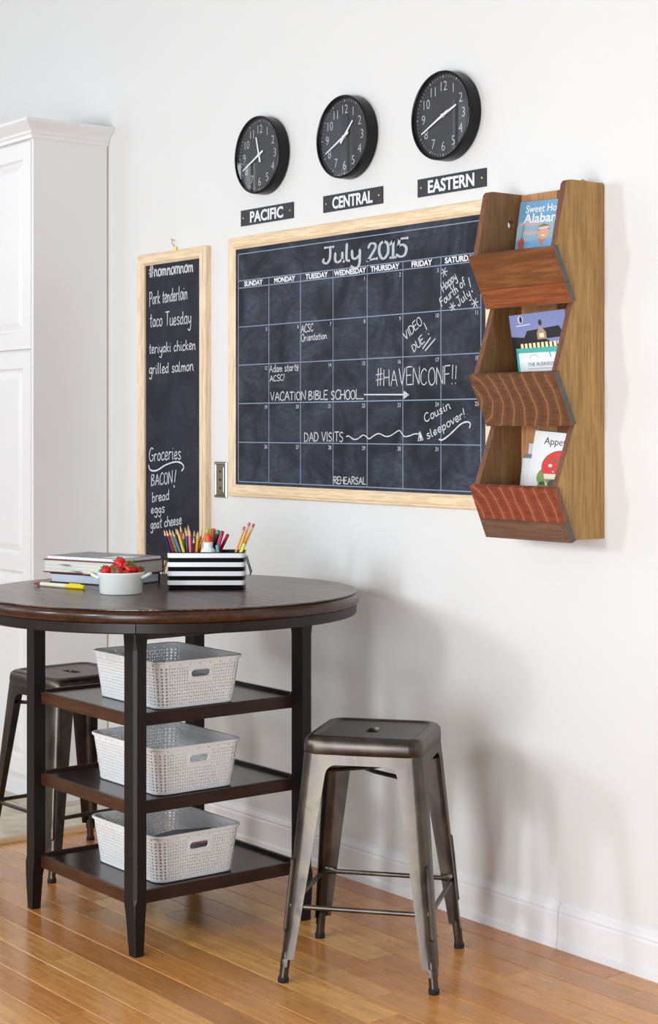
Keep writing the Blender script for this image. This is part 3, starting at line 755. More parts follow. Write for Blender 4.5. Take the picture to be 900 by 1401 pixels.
# ================================================================== BASKETS
def make_basket(name, loc, label):
    e = empty(name, loc, label, 'basket', 'white perforated baskets on the table shelves')
    H = 0.130
    bx, by, tx, ty = 0.163, 0.124, 0.178, 0.141       # half sizes at bottom and rim
    cr = 0.030
    # perimeter sampled at an even pitch with fixed cells: corners + sides
    def outline(t):
        hx = bx + (tx - bx) * t; hy = by + (ty - by) * t; r = cr + 0.004 * t
        pts = []
        nx, ny, nc = 34, 26, 4
        def side(p, q, n): return [(p[0] + (q[0] - p[0]) * i / n, p[1] + (q[1] - p[1]) * i / n) for i in range(n)]
        def arc(cx, cy, a0, n): return [(cx + r * math.cos(a0 + PI / 2 * i / n), cy + r * math.sin(a0 + PI / 2 * i / n)) for i in range(n)]
        pts += side((hx, -hy + r), (hx, hy - r), ny) + arc(hx - r, hy - r, 0, nc)
        pts += side((hx - r, hy), (-hx + r, hy), nx) + arc(-hx + r, hy - r, PI / 2, nc)
        pts += side((-hx, hy - r), (-hx, -hy + r), ny) + arc(-hx + r, -hy + r, PI, nc)
        pts += side((-hx + r, -hy), (hx - r, -hy), nx) + arc(hx - r, -hy + r, 1.5 * PI, nc)
        return pts
    nV = 13
    z0, z1 = 0.008, 0.122
    O = [outline(z / H) for z in [z0 + (z1 - z0) * j / nV for j in range(nV + 1)]]
    Z = [z0 + (z1 - z0) * j / nV for j in range(nV + 1)]
    n = len(O[0]); mb = MB(); mb.v = [(p[0], p[1], Z[j]) for j in range(nV + 1) for p in O[j]]
    ny, nx, nc = 26, 34, 4
    s_ends = [(0, ny), (ny + nc + nx + nc, ny)]
    def in_slot(i, j):
        for s, cnt in s_ends:
            if s + 9 <= i < s + 17 and 8 <= j < 11: return True
        return False
    for j in range(nV):
        for i in range(n):
            i2 = (i + 1) % n
            q = [j * n + i, j * n + i2, (j + 1) * n + i2, (j + 1) * n + i]
            if in_slot(i, j): continue
            near = any(s + 8 <= i < s + 18 and 7 <= j < 12 for s, cnt in s_ends)
            if near: mb.f.append(tuple(q)); continue
            if j == nV - 1 and i % 4 in (1, 2, 3): mb.f.append(tuple(q)); continue
            c = [Vector(mb.v[k]) for k in q]
            def at(u, v): return tuple(c[0] * (1 - u) * (1 - v) + c[1] * u * (1 - v) + c[2] * u * v + c[3] * (1 - u) * v)
            s = len(mb.v)
            big = 1.25
            if (i + (j % 2) * 1) % 2:
                mb.v += [at(0.5 - 0.28 * big, 0.20), at(0.5 + 0.30, 0.26), at(0.5 - 0.02, 0.88)]
                if i % 4 < 2: pass
                mb.f += [(q[0], q[1], s + 1, s), (q[1], q[2], s + 2, s + 1), (q[2], q[3], s + 2), (q[3], q[0], s, s + 2)]
            else:
                mb.v += [at(0.5 - 0.30, 0.70), at(0.5, 0.10), at(0.5 + 0.28 * big, 0.78)]
                mb.f += [(q[0], q[1], s + 1), (q[1], q[2], s + 2, s + 1), (q[2], q[3], s, s + 2), (q[3], q[0], s + 1, s)]
    # slot surround: fill the removed block with a ring round a stadium hole
    for s, cnt in s_ends:
        ring = []
        for i in range(s + 9, s + 17): ring.append(8 * n + i)
        for j in range(8, 11): ring.append(j * n + s + 17)
        for i in range(s + 17, s + 9, -1): ring.append(11 * n + i)
        for j in range(11, 8, -1): ring.append(j * n + s + 9)
        a = Vector(mb.v[8 * n + s + 9]); b = Vector(mb.v[8 * n + s + 17]); d = Vector(mb.v[11 * n + s + 9])
        ctr = (b + d) / 2; U = (b - a); V = (d - a); lu, lv = U.length, V.length; U.normalize(); V.normalize()
        m = len(ring); st_ = len(mb.v)
        hw_, hh = lu / 2 - 0.001, lv / 2 - 0.004
        for idx in ring:
            p = Vector(mb.v[idx]) - ctr; u, v = p.dot(U), p.dot(V)
            # project on stadium
            r = hh; uu = max(-(hw_ - r), min(hw_ - r, u)); du, dv = u - uu, v
            l = math.hypot(du, dv) or 1e-6
            mb.v.append(tuple(ctr + U * (uu + du / l * r) + V * (dv / l * r)))
        for k in range(m):
            k2 = (k + 1) % m; mb.f.append((ring[k], ring[k2], st_ + k2, st_ + k))
    body = mb.build('basket_wall', M['basket'], e)
    so = body.modifiers.new('thick', 'SOLIDIFY'); so.thickness = 0.0028; so.offset = -1
    # floor and lower band
    o0 = outline(0); base = MB().loft([[(p[0] * 0.985, p[1] * 0.985, 0.0) for p in o0], [(p[0] * 1.004, p[1] * 1.004, 0.002) for p in o0], [(p[0] * 1.008, p[1] * 1.008, 0.009) for p in O[0]], [(p[0] * 0.985, p[1] * 0.985, 0.009) for p in o0], [(p[0] * 0.97, p[1] * 0.97, 0.004) for p in o0]])
    base.build('basket_base', M['basket'], e, smooth=True)
    rr_ = []
    for kx, z in ((0.0, 0.1215), (0.0025, 0.122), (0.0045, 0.1262), (0.004, 0.1295), (0.001, 0.1305), (-0.0022, 0.129), (-0.0022, 0.1215)):
        rr_.append([(p[0] + kx * (1 if p[0] > 0 else -1) * min(1, abs(p[0]) / 0.14), p[1] + kx * (1 if p[1] > 0 else -1) * min(1, abs(p[1]) / 0.1), z) for p in outline(0.95)])
    MB().loft(rr_ + [rr_[0]], cap0=False, cap1=False).build('basket_rim', M['basket'], e, smooth=True)
    # raised frame of the hand slot
    for s, cnt in s_ends:
        a = Vector(mb.v[8 * n + s + 9]); b = Vector(mb.v[8 * n + s + 17]); d = Vector(mb.v[11 * n + s + 9])
        ctr = (b + d) / 2; U = (b - a); V = (d - a); lu, lv = U.length, V.length; U.normalize(); V.normalize()
        r = lv / 2 - 0.0022; hl = lu / 2 + 0.001; pts = []
        for k in range(24):
            an = 2 * PI * k / 24; cu_, sv = math.cos(an), math.sin(an)
            pts.append(ctr + U * ((hl - r) * (1 if cu_ > 0 else -1) + r * cu_) + V * (r * sv))
        MB().tube(pts, 0.0018, 6, close=True).build('handle_rim', M['basket'], e, smooth=True)
    return e
bxc, byc = -4.036, -0.704
b1 = make_basket('storage_basket', (bxc, byc, 0.6252), 'white perforated plastic basket on the table\'s upper shelf')
b2 = copy_tree(b1); b2.location = (bxc - 0.008, byc, 0.3932); b2['label'] = 'white perforated plastic basket on the table\'s middle shelf'
b3 = copy_tree(b1); b3.location = (bxc - 0.014, byc + 0.004, 0.1562); b3['label'] = 'white perforated plastic basket holding papers, on the table\'s lowest shelf'
# papers seen through the slot of the lowest basket
def sheet(name, x0, x1, y0, y1, z, th, mat, rx, ry, label, cat):
    o = MB().rbox(-(x1 - x0) / 2, (x1 - x0) / 2, -(y1 - y0) / 2, (y1 - y0) / 2, 0, th, 0.0008).build(name, mat, loc=((x0 + x1) / 2, (y0 + y1) / 2, z), rot=(rx, ry, 0))
    return tag(o, label, cat)
sheet('folder', -4.14, -3.925, -0.79, -0.62, 0.205, 0.012, C(236, 150, 182), 0.0, -0.28, 'pink folder seen through the slot of the lowest basket', 'folder')
sheet('notebook', -4.13, -3.935, -0.70, -0.62, 0.238, 0.008, C(52, 66, 72), 0.1, -0.22, 'dark green notebook lying on the pink folder in the lowest basket', 'notebook')

# ================================================================== CLOCKS AND SIGNS
def make_clock(x, z, zone, hour_deg, min_deg):
    e = empty('wall_clock', (x, 0, z), 'round black wall clock above the %s sign' % zone, 'clock', 'time zone clocks')
    R_ = 0.1268
    MB().lathe([(R_ - 0.004, 0.0), (R_, 0.004), (R_, 0.040), (R_ - 0.001, 0.0440), (R_ - 0.004, 0.0455), (R_ - 0.0075, 0.0440), (R_ - 0.0085, 0.0400), (R_ - 0.0085, 0.030), (0.02, 0.030)], 72, axis='y').build('clock_case', M['black_plastic'], e, smooth=True, angle=30)
    fc = MB().lathe([(R_ - 0.009, 0.0302), (R_ - 0.009, 0.0312)], 64, axis='y').build('dial', M['face'], e)
    rn = 0.0855
    for h in range(1, 13):
        a = h * PI / 6; t = text_mb(str(h), 0.0395, -0.012, depth=0.0004, sx=0.90)
        shift(t, rn * math.sin(a), -0.0316, rn * math.cos(a) - 0.0142).build('numeral', M['numeral'], fc)
    tk = MB()
    for k in range(60):
        a = k * PI / 30; r0, r1, w_ = 0.1085, (0.1140 if k % 5 else 0.1150), (0.0012 if k % 5 else 0.0030)
        s_, c_ = math.sin(a), math.cos(a)
        tk.add([(s_ * r + c_ * w_ / 2 * q, -0.0317, c_ * r - s_ * w_ / 2 * q) for r, q in ((r0, -1), (r0, 1), (r1, 1), (r1, -1))], [(0, 1, 2, 3)])
    tk.build('minute_marks', M['numeral'], fc)
    def hand_(deg, length, w0, w1, tail, y, nm_):
        a = math.radians(deg); s_, c_ = math.sin(a), math.cos(a)
        def pt(r, q): return (s_ * r + c_ * q, c_ * r - s_ * q)
        pts = [pt(-tail, -w0), pt(-tail, w0), pt(0, w0), pt(length, w1), pt(length, -w1), pt(0, -w0)]
        MB().extrude(pts, y, y - 0.0012, 'y').build(nm_, M['white'], e)
    hand_(hour_deg, 0.062, 0.0036, 0.0026, 0.024, -0.0335, 'hour_hand')
    hand_(min_deg, 0.099, 0.0034, 0.0016, 0.026, -0.0352, 'minute_hand')
    MB().lathe([(0.0055, 0.0312), (0.0055, 0.0375), (0.003, 0.039)], 16, axis='y').build('centre_cap', M['white'], e, smooth=True)
    MB().lathe([(R_ - 0.0088, 0.0405), (R_ - 0.0088, 0.0412)], 64, axis='y').build('glass', M['glass'], e)
MIN = 245.0
make_clock(-4.537, 2.269, 'PACIFIC', 345.0, MIN)
make_clock(-4.089, 2.268, 'CENTRAL', 44.0, MIN)
make_clock(-3.635, 2.267, 'EASTERN', 68.0, MIN)
for x0, x1, word in ((-4.684, -4.390, 'PACIFIC'), (-4.232, -3.940, 'CENTRAL'), (-3.779, -3.487, 'EASTERN')):
    e = empty('sign', ((x0 + x1) / 2, 0, 2.078), 'small black sign reading %s under a clock' % word, 'sign', 'time zone signs')
    hw_ = (x1 - x0) / 2
    MB().box(-hw_, hw_, -0.004, 0, -0.026, 0.026).build('sign_board', M['sign'], e)
    shift(text_mb(word, 0.0500, 0.030, depth=0.0006, fit=0.186 + (0.012 if word != 'PACIFIC' else 0)), 0, -0.0046, -0.0175).build('lettering', M['print'], e)
    for sx in (-1, 1): MB().lathe([(0.0035, 0.004), (0.0035, 0.0055), (0.0015, 0.0066)], 10, (sx * (hw_ - 0.016), 0, 0), axis='y').build('pin', M['brass'], e)

# ================================================================== CHALKBOARDS
def frame_bar(p0, p1, q0, q1, d, mat, name, parent):
    """mitred moulding: outer edge p0->p1, inner edge q0->q1 (x,z); proud by d"""
    lp = []
    for P_, Q_ in ((p0, q0), (p1, q1)):
        l = []
        for t, y in ((0, 0), (0, -d * 0.72), (0.08, -d * 0.86), (0.22, -d * 0.90), (0.26, -d), (0.78, -d * 0.93), (0.86, -d * 0.80), (1.0, -d * 0.62), (1.0, 0)):
            l.append((P_[0] + (Q_[0] - P_[0]) * t, y, P_[1] + (Q_[1] - P_[1]) * t))
        lp.append(l)
    return MB().loft(lp).build(name, mat, parent)
def framed(name, x0, x1, z0, z1, bw, d, label, mat, panel_y):
    e = empty(name, ((x0 + x1) / 2, 0, z0), label, 'chalkboard')
    cx, cz = (x0 + x1) / 2, z0
    X0_, X1_, Z0_, Z1_ = x0 - cx, x1 - cx, 0, z1 - z0
    o = [(X0_, Z0_), (X1_, Z0_), (X1_, Z1_), (X0_, Z1_)]; i_ = [(X0_ + bw, Z0_ + bw), (X1_ - bw, Z0_ + bw), (X1_ - bw, Z1_ - bw), (X0_ + bw, Z1_ - bw)]
    for k in range(4):
        frame_bar(o[k], o[(k + 1) % 4], i_[k], i_[(k + 1) % 4], d, M['pine'] if k % 2 == 0 else M['pine_z'], 'frame_rail', e)
    MB().box(X0_ + 0.004, X1_ - 0.004, panel_y, -0.001, 0.004, Z1_ - 0.004).build('board', mat, e)
    return e, cx, cz
PY = -0.0115
big, bcx, bcz = framed('calendar_chalkboard', -4.742, -3.440, 1.150, 2.015, 0.040, 0.020, 'large pine-framed chalkboard with the July 2015 calendar', M['chalkboard'], PY)
def on(mb, cx, cz): return shift(mb, -cx, 0, -cz)
LY = PY - 0.0004
g = MB()
XS = [-4.687, -4.512, -4.340, -4.171, -4.003, -3.836, -3.667, -3.499]
ZS = [1.715, 1.588, 1.460, 1.331]
def gl(a, b, w_=0.0028): ribbon(g, [a, b], w_, LY)
for z in (1.958, 1.869, 1.845, 1.200): gl((XS[0], z), (XS[-1], z))
for z in ZS: gl((XS[0], z), (XS[-1], z))
for x in (XS[0], XS[-1]): gl((x, 1.958), (x, 1.200))
for x in XS[1:-1]: gl((x, 1.869), (x, 1.200))
on(g, bcx, bcz).build('grid_lines', M['chalk_line'], big)
LY2 = PY - 0.0008
for k, (wd, wl_) in enumerate((('SUNDAY', .105), ('MONDAY', .114), ('TUESDAY', .116), ('WEDNESDAY', .158), ('THURSDAY', .135), ('FRIDAY', .092), ('SATURDAY', .135))):
    t = text_mb(wd, 0.0228, 0.032, depth=0.0003, fit=wl_)
    on(shift(t, (XS[k] + XS[k + 1]) / 2, LY2, 1.8495), bcx, bcz).build('day_name', M['print'], big)
nums = MB(); dn_ = 1
for row, zt in enumerate([1.845] + ZS):
    for k in range(7):
        if row == 0 and k < 3: continue
        if dn_ > 31: break
        t = text_mb(str(dn_), 0.0175, 0.012, align='RIGHT', depth=0.0003, sx=0.95)
        shift(t, XS[k + 1] - 0.008, LY2, zt - 0.019); nums.add(t.v, t.f); dn_ += 1
on(nums, bcx, bcz).build('date_numbers', M['chalk_grey'], big)
mb = MB()
hand(mb, 'July', (-4.222, 1.892), (-4.035, 1.890), 0.052, 0.0105, LY2, brush=True, jit=0.1, gap=0.7)
hand(mb, '2015', (-3.999, 1.886), (-3.820, 1.884), 0.050, 0.0105, LY2, brush=True, jit=0.1, gap=1.0)
on(mb, bcx, bcz).build('month_title', M['chalk_grey'], big)
NOTES = [
    (('ACSC', (-4.335, 1.681), (-4.272, 1.684), 0.0254, 0.0030), ('Orientation', (-4.335, 1.654), (-4.202, 1.657), 0.0219, 0.0028)),
    (('Adam starts', (-4.508, 1.560), (-4.351, 1.562), 0.0235, 0.0028), ('ACSC!', (-4.505, 1.530), (-4.425, 1.532), 0.0189, 0.0028)),
    (('VACATION BIBLE SCHOOL_', (-4.502, 1.468), (-4.020, 1.467), 0.0270, 0.0032),),
    (('VIDEO', (-3.822, 1.636), (-3.748, 1.681), 0.0256, 0.0030), ('DUE', (-3.785, 1.600), (-3.738, 1.628), 0.0234, 0.0030)),
    (('#HAVENCONF!!', (-3.960, 1.505), (-3.598, 1.504), 0.0500, 0.0030),),
    (('DAD VISITS', (-4.318, 1.336), (-4.121, 1.337), 0.0285, 0.0032),),
    (('Cousin', (-3.734, 1.395), (-3.626, 1.434), 0.0262, 0.0032), ('sleepover!', (-3.724, 1.346), (-3.561, 1.411), 0.0250, 0.0032)),
    (('REHEARSAL', (-4.166, 1.206), (-4.010, 1.208), 0.0213, 0.0030),),
    (('Happy', (-3.655, 1.768), (-3.598, 1.803), 0.0271, 0.0030), ('Fourth of', (-3.662, 1.727), (-3.561, 1.784), 0.0250, 0.0030), ('July', (-3.590, 1.722), (-3.540, 1.752), 0.0270, 0.0030)),
]
MARKS = {
 2: [([(-4.017, 1.48), (-3.829, 1.477)], .004), ([(-3.831, 1.487), (-3.809, 1.476), (-3.831, 1.466), (-3.831, 1.487)], .004), ([(-3.827, 1.483), (-3.827, 1.469)], .006), ([(-3.82, 1.48), (-3.82, 1.472)], .006)],
 3: [([(-3.741, 1.684), (-3.728, 1.664)], .0032), ([(-3.721, 1.651), (-3.719, 1.65)], .004), ([(-3.746, 1.609), (-3.712, 1.64)], .0035), ([(-3.735, 1.603), (-3.692, 1.635)], .0035)],
 5: [([(-4.104, 1.352), (-4.092, 1.354), (-4.067, 1.344), (-4.045, 1.347), (-4.024, 1.357), (-4.006, 1.353), (-3.992, 1.346), (-3.975, 1.354), (-3.947, 1.362), (-3.916, 1.354), (-3.892, 1.356), (-3.855, 1.371), (-3.842, 1.365), (-3.829, 1.354), (-3.805, 1.356), (-3.786, 1.361), (-3.763, 1.362)], -.0034),
     ([(-3.759, 1.369), (-3.745, 1.344), (-3.766, 1.341), (-3.759, 1.369)], .004), ([(-3.757, 1.357), (-3.754, 1.345)], .006)],
 6: [([(-3.675, 1.346), (-3.66, 1.345), (-3.638, 1.355), (-3.613, 1.37), (-3.589, 1.386), (-3.57, 1.394), (-3.552, 1.396), (-3.542, 1.39), (-3.546, 1.38)], -.0045)],
 8: [([(cx + r * math.cos(a), cz + r * math.sin(a)), (cx - r * math.cos(a), cz - r * math.sin(a))], .0028) for cx, cz, r in ((-3.652, 1.824, .0135), (-3.617, 1.724, .0125), (-3.523, 1.729, .0140)) for a in (0.2, 1.25, 2.3)] + [([(-3.549, 1.801), (-3.541, 1.775)], .003), ([(-3.536, 1.763), (-3.534, 1.761)], .0045)],
}
for k, grp in enumerate(NOTES):
    mb = MB()
    for t, a, b, h, w_ in grp: hand(mb, t, a, b, h, w_, LY2 - 0.0001 * (k % 2))
    for pts, w_ in MARKS.get(k, []):
        ribbon(mb, catmull(pts, 4) if w_ < 0 else pts, abs(w_), LY2)
    on(mb, bcx, bcz).build('handwriting', M['chalk'], big)

sm, scx, scz = framed('menu_chalkboard', -5.313, -4.868, 0.868, 2.003, 0.040, 0.030, 'tall narrow pine-framed chalkboard with menu and grocery list', M['chalkboard2'], PY)
S_NOTES = [
    (('#nomnomnom', (-5.250, 1.922), (-4.962, 1.921), 0.0420, 0.0060),), (('Pork tenderloin', (-5.248, 1.822), (-4.999, 1.828), 0.0466, 0.0040),),
    (('taco Tuesday', (-5.245, 1.743), (-4.976, 1.741), 0.0465, 0.0040),), (('teriyaki chicken', (-5.250, 1.646), (-4.948, 1.651), 0.0361, 0.0038),),
    (('grilled salmon', (-5.250, 1.572), (-4.962, 1.578), 0.0362, 0.0040),), (('Groceries', (-5.250, 1.259), (-5.041, 1.270), 0.0467, 0.0040),),
    (('BACON', (-5.235, 1.170), (-5.098, 1.184), 0.0417, 0.0040),), (('bread', (-5.230, 1.112), (-5.118, 1.126), 0.0339, 0.0040),),
    (('eggs', (-5.237, 1.071), (-5.148, 1.079), 0.0314, 0.0040),), (('goat cheese', (-5.240, 1.015), (-5.037, 1.042), 0.0337, 0.0040),)]
for k, grp in enumerate(S_NOTES):
    mb = MB()
    for t, a, b, h, w_ in grp: hand(mb, t, a, b, h, w_, LY2, slant=0.05)
    if k == 5: ribbon(mb, catmull([(-5.254, 1.244), (-5.241, 1.227), (-5.198, 1.227), (-5.141, 1.247), (-5.079, 1.259), (-5.038, 1.256), (-5.021, 1.242), (-5.034, 1.229)], 4), 0.006, LY2)
    if k == 6: ribbon(mb, [(-5.072, 1.23), (-5.081, 1.189)], 0.004, LY2); ribbon(mb, [(-5.084, 1.175), (-5.083, 1.170)], 0.006, LY2)
    on(mb, scx, scz).build('handwriting', M['chalk'], sm)
# sawtooth hanger and nail above the narrow board
MB().box(-0.010, 0.010, -0.006, -0.001, 1.133, 1.150).build('hanger', M['brass'], sm)
nail = empty('wall_nail', (-5.100, 0, 2.040), 'small brass nail in the wall above the narrow chalkboard', 'nail')
MB().tube([(0, 0.002, 0), (0, -0.016, 0.006)], 0.0016, 8).build('nail_shank', M['brass'], nail)
MB().tube([(0.004, -0.004, -0.02), (-0.004, -0.010, -0.006), (0.003, -0.012, 0.004)], 0.0014, 6).build('hook', M['brass'], nail)

# switch plate
pl_ = empty('switch_plate', (-4.804, 0, 1.203), 'vertical pewter switch plate on the wall between the two chalkboards', 'switch plate')
def prism(hx, hz, y): return [(-hx, y, -hz), (hx, y, -hz), (hx, y, hz), (-hx, y, hz)]
MB().loft([prism(.038, .061, 0), prism(.038, .061, -.003), prism(.034, .057, -.007), prism(.030, .053, -.0075), prism(.027, .050, -.004), prism(.020, .043, -.004)]).build('plate', M['pewter'], pl_)
MB().loft([prism(.0185, .043, -.0041), prism(.017, .0415, -.0055)]).build('insert', M['pewter'], pl_)
for z, r in ((0.028, 0.0035), (0.0, 0.0045), (-0.028, 0.0035)): MB().lathe([(r, 0.0055), (r, 0.0075), (r * .6, 0.009)], 12, (0, 0, z), axis='y').build('screw', M['pewter_dark'], pl_)

# ================================================================== WALL-HUNG WOODEN BIN UNIT
UX0, UX1 = -3.351, -3.044
un = empty('wall_bin_unit', ((UX0 + UX1) / 2, 0, 1.094), 'stained wooden wall organiser with three tilted bins of magazines', 'shelf')
ucx = (UX0 + UX1) / 2; uz = 1.094
PROF = [(-0.001, 1.094), (-0.112, 1.094), (-0.172, 1.229), (-0.112, 1.385), (-0.112, 1.396), (-0.174, 1.522), (-0.113, 1.705), (-0.113, 1.709), (-0.177, 1.838), (-0.141, 2.000), (-0.133, 2.008), (-0.122, 2.010), (-0.010, 2.010), (-0.001, 2.002)]
PR = [(y, z - uz) for y, z in PROF]
hole = [(-0.055 + 0.012 * math.cos(2 * PI * k / 20), 1.926 - uz + 0.012 * math.sin(2 * PI * k / 20)) for k in range(20)]
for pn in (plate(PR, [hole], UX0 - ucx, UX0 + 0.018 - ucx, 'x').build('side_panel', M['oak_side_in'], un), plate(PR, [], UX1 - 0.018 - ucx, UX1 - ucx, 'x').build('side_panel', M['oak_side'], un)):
    pn.data.materials.append(M['edge_stain'])
    for f_ in pn.data.polygons:
        if abs(f_.normal.x) < 0.5: f_.material_index = 1
bw_ = (UX1 - UX0 - 0.036) / 4
for k in range(4):
    x0 = UX0 + 0.018 - ucx + k * bw_
    MB().rbox(x0 + 0.0004, x0 + bw_ - 0.0004, -0.018, -0.002, 0.002, 2.008 - uz, 0.001).build('back_plank', M['back_dark'] if k in (2,) else M['back_light'], un)
for zt in (1.108, 1.410, 1.722):
    MB().box(UX0 + 0.018 - ucx, UX1 - 0.018 - ucx, -0.112, -0.018, zt - 0.013 - uz, zt - uz).build('bin_floor', M['bin_grey'], un)
def bin_board(yt, zt, yb_, zb, f0, f1, mat, endmat):
    """tilted front plank between fractions f0..f1 of the slope"""
    n_ = Vector((0, -(zt - zb), (yt - yb_))).normalized() * 0.016
    if n_.y > 0: n_ = -n_
    def pt(f): return (yt + (yb_ - yt) * f, zt + (zb - zt) * f - uz)
    a, b = pt(f0), pt(f1)
    b4 = [(a[0], a[1]), (b[0], b[1]), (b[0] + n_.y, b[1] + n_.z), (a[0] + n_.y, a[1] + n_.z)]
    xa, xb = UX0 - 0.004 - ucx, UX1 + 0.006 - ucx
    o = MB().loft([[(x, y, z) for y, z in b4] for x in (xa, xb)]).build('bin_front', mat, un)
    cy = sum(p[0] for p in b4) / 4; cz = sum(p[1] for p in b4) / 4
    MB().loft([[(x, y, z) for y, z in b4] for x in (xb, xb + 0.0008)]).build('board_end', endmat, o)
    for x in (xa + 0.012, xb - 0.012):
        for f in (0.25, 0.75):
            y_ = a[0] + (b[0] - a[0]) * f + n_.y; z_ = a[1] + (b[1] - a[1]) * f + n_.z
            MB().lathe([(0.0018, -0.001), (0.0018, 0.0006)], 8, (x, y_, z_), axis='y').build('nail_head', M['rubber'], o)
    return o
bin_board(-0.178, 1.840, -0.114, 1.709, 0.0, 0.66, M['bin_a'], M['end_dark'])
bin_board(-0.178, 1.840, -0.114, 1.709, 0.667, 1.04, M['bin_red'], M['end_dark'])
bin_board(-0.175, 1.524, -0.113, 1.396, 0.0, 1.04, M['bin_cath'], M['end_dark'])
bin_board(-0.173, 1.231, -0.113, 1.096, 0.0, 0.64, M['bin_cath_red'], M['end_wood'])
bin_board(-0.173, 1.231, -0.113, 1.096, 0.647, 1.02, M['bin_grey'], M['end_dark'])
MB().tube([(0.105, -0.020, 2.008 - uz), (0.105, -0.020, 2.020 - uz), (0.100, -0.026, 2.024 - uz), (0.094, -0.030, 2.016 - uz)], 0.0022, 8).build('hook', M['brass'], un)

# ---- magazines in the bins (origin at the lower left of the cover; leaning back on the planks)
def magazine(name, x, y, z, w_, h, th, lean, roll, label, cover, cat='magazine'):
    e = D.objects.new(name, None); COL.objects.link(e); e.location = (x, y, z); e.rotation_mode = 'YXZ'; e.rotation_euler = (lean, roll, 0); tag(e, label, cat)
    MB().rbox(0, w_, 0.0006, th, 0, h, 0.0004).build('pages', M['white'], e)
    MB().box(0, w_, 0, 0.0007, 0, h).build('cover', cover, e)
    return e
def poly(e, nm_, pts, mat, lay): MB().extrude(pts, -0.0001 * lay - 0.0002, -0.0001 * lay, 'y').build(nm_, mat, e)
def oval(cx, cz, rx, rz_, n=18, a=0): return [(cx + rx * math.cos(2 * PI * k / n + a), cz + rz_ * math.sin(2 * PI * k / n + a)) for k in range(n)]
# 1: travel magazine
m1 = magazine('magazine', -3.328, -0.070, 1.724, 0.206, 0.266, 0.006, math.radians(-8), math.radians(2), 'blue magazine titled Sweet Home Alabama in the top bin', C(112, 164, 200))
poly(m1, 'printed_sky', [(0.0, 0.16), (0.206, 0.14), (0.206, 0.19), (0.10, 0.215), (0, 0.20)], C(150, 180, 200), 1)
poly(m1, 'printed_cloud', oval(0.045, 0.205, 0.040, 0.007), C(196, 180, 180), 2)
poly(m1, 'printed_cloud', oval(0.050, 0.180, 0.030, 0.006), C(196, 180, 180), 2)
def title(e, s, x, z, size, bold, fit, mat, lay=4): shift(text_mb(s, size, bold, 'LEFT', 0.0003, fit=fit), x, -0.0001 * lay - 0.0003, z).build('title', mat, e)
title(m1, 'Sweet Home', 0.025, 0.235, 0.029, 0.014, 0.152, M['print'])
title(m1, 'Alabama', 0.022, 0.207, 0.036, 0.020, 0.158, M['print'])
px0, pz0 = 0.092, 0.080
def sh(pts): return [(a, b + pz0) for a, b in pts]
poly(m1, 'printed_shirt', sh([(px0 - 0.075, -0.06), (px0 + 0.105, -0.06), (px0 + 0.095, 0.060), (px0 + 0.040, 0.084), (px0 + 0.008, 0.076), (px0 - 0.030, 0.078), (px0 - 0.070, 0.040)]), C(122, 176, 222), 3)
poly(m1, 'printed_neck', sh([(px0 - 0.006, 0.082), (px0 + 0.006, 0.062), (px0 + 0.024, 0.086)]), C(206, 128, 98), 5)
poly(m1, 'printed_face', sh(oval(px0 + 0.010, 0.098, 0.021, 0.019)), C(226, 168, 138), 6)
poly(m1, 'printed_hair', sh([(px0 - 0.012, 0.103), (px0 - 0.011, 0.116), (px0 + 0.008, 0.122), (px0 + 0.028, 0.118), (px0 + 0.032, 0.103), (px0 + 0.022, 0.110), (px0 + 0.002, 0.108)]), C(160, 112, 66), 7)
poly(m1, 'printed_sunglasses', sh([(px0 - 0.010, 0.107), (px0 + 0.029, 0.109), (px0 + 0.028, 0.115), (px0 - 0.009, 0.113)]), C(200, 210, 220), 8)
poly(m1, 'printed_smile', sh(oval(px0 + 0.011, 0.090, 0.008, 0.0018)), C(245, 240, 236), 8)
poly(m1, 'printed_hand', sh(oval(px0 + 0.066, 0.094, 0.017, 0.011)), C(226, 172, 138), 6)
poly(m1, 'printed_hand', sh(oval(px0 - 0.070, 0.072, 0.012, 0.014)), C(190, 96, 80), 6)
poly(m1, 'printed_arm', sh([(px0 - 0.084, -0.06), (px0 - 0.066, -0.06), (px0 - 0.062, 0.062), (px0 - 0.078, 0.062)]), C(196, 108, 88), 5)
poly(m1, 'printed_rod', sh([(px0 - 0.072, 0.080), (px0 - 0.070, 0.080), (px0 - 0.064, 0.140), (px0 - 0.065, 0.140)]), C(90, 70, 70), 5)
# 2: brochures in the middle bin
m2 = magazine('brochure', -3.286, -0.060, 1.412, 0.206, 0.268, 0.005, math.radians(8.5), math.radians(-2), 'brochure with a dusk-lit mansion on its cover, in the middle bin', C(126, 134, 184), 'brochure')
def s2_(pts): return [(a * 1.05, b * 0.78 + 0.098) for a, b in pts]
poly(m2, 'printed_ground', s2_([(0, 0.0), (0.185, 0.0), (0.185, 0.090), (0.12, 0.128), (0, 0.145)]), C(22, 20, 26), 1)
poly(m2, 'printed_roof', s2_([(0.040, 0.128), (0.058, 0.160), (0.170, 0.168), (0.190, 0.130)]), C(26, 24, 30), 2)
poly(m2, 'printed_gable', s2_([(0.092, 0.128), (0.092, 0.150), (0.106, 0.176), (0.124, 0.150), (0.124, 0.128)]), C(170, 140, 124), 3)
poly(m2, 'printed_tower', s2_(oval(0.107, 0.184, 0.006, 0.010)), C(40, 36, 40), 4)
poly(m2, 'printed_window', s2_([(0.100, 0.134), (0.116, 0.134), (0.116, 0.148), (0.100, 0.148)]), C(240, 226, 170), 5)
for q in range(11): poly(m2, 'printed_window', s2_([(0.030 + q * 0.0145, 0.088), (0.039 + q * 0.0145, 0.088), (0.039 + q * 0.0145, 0.118), (0.030 + q * 0.0145, 0.118)]), C(246, 226, 178), 5)
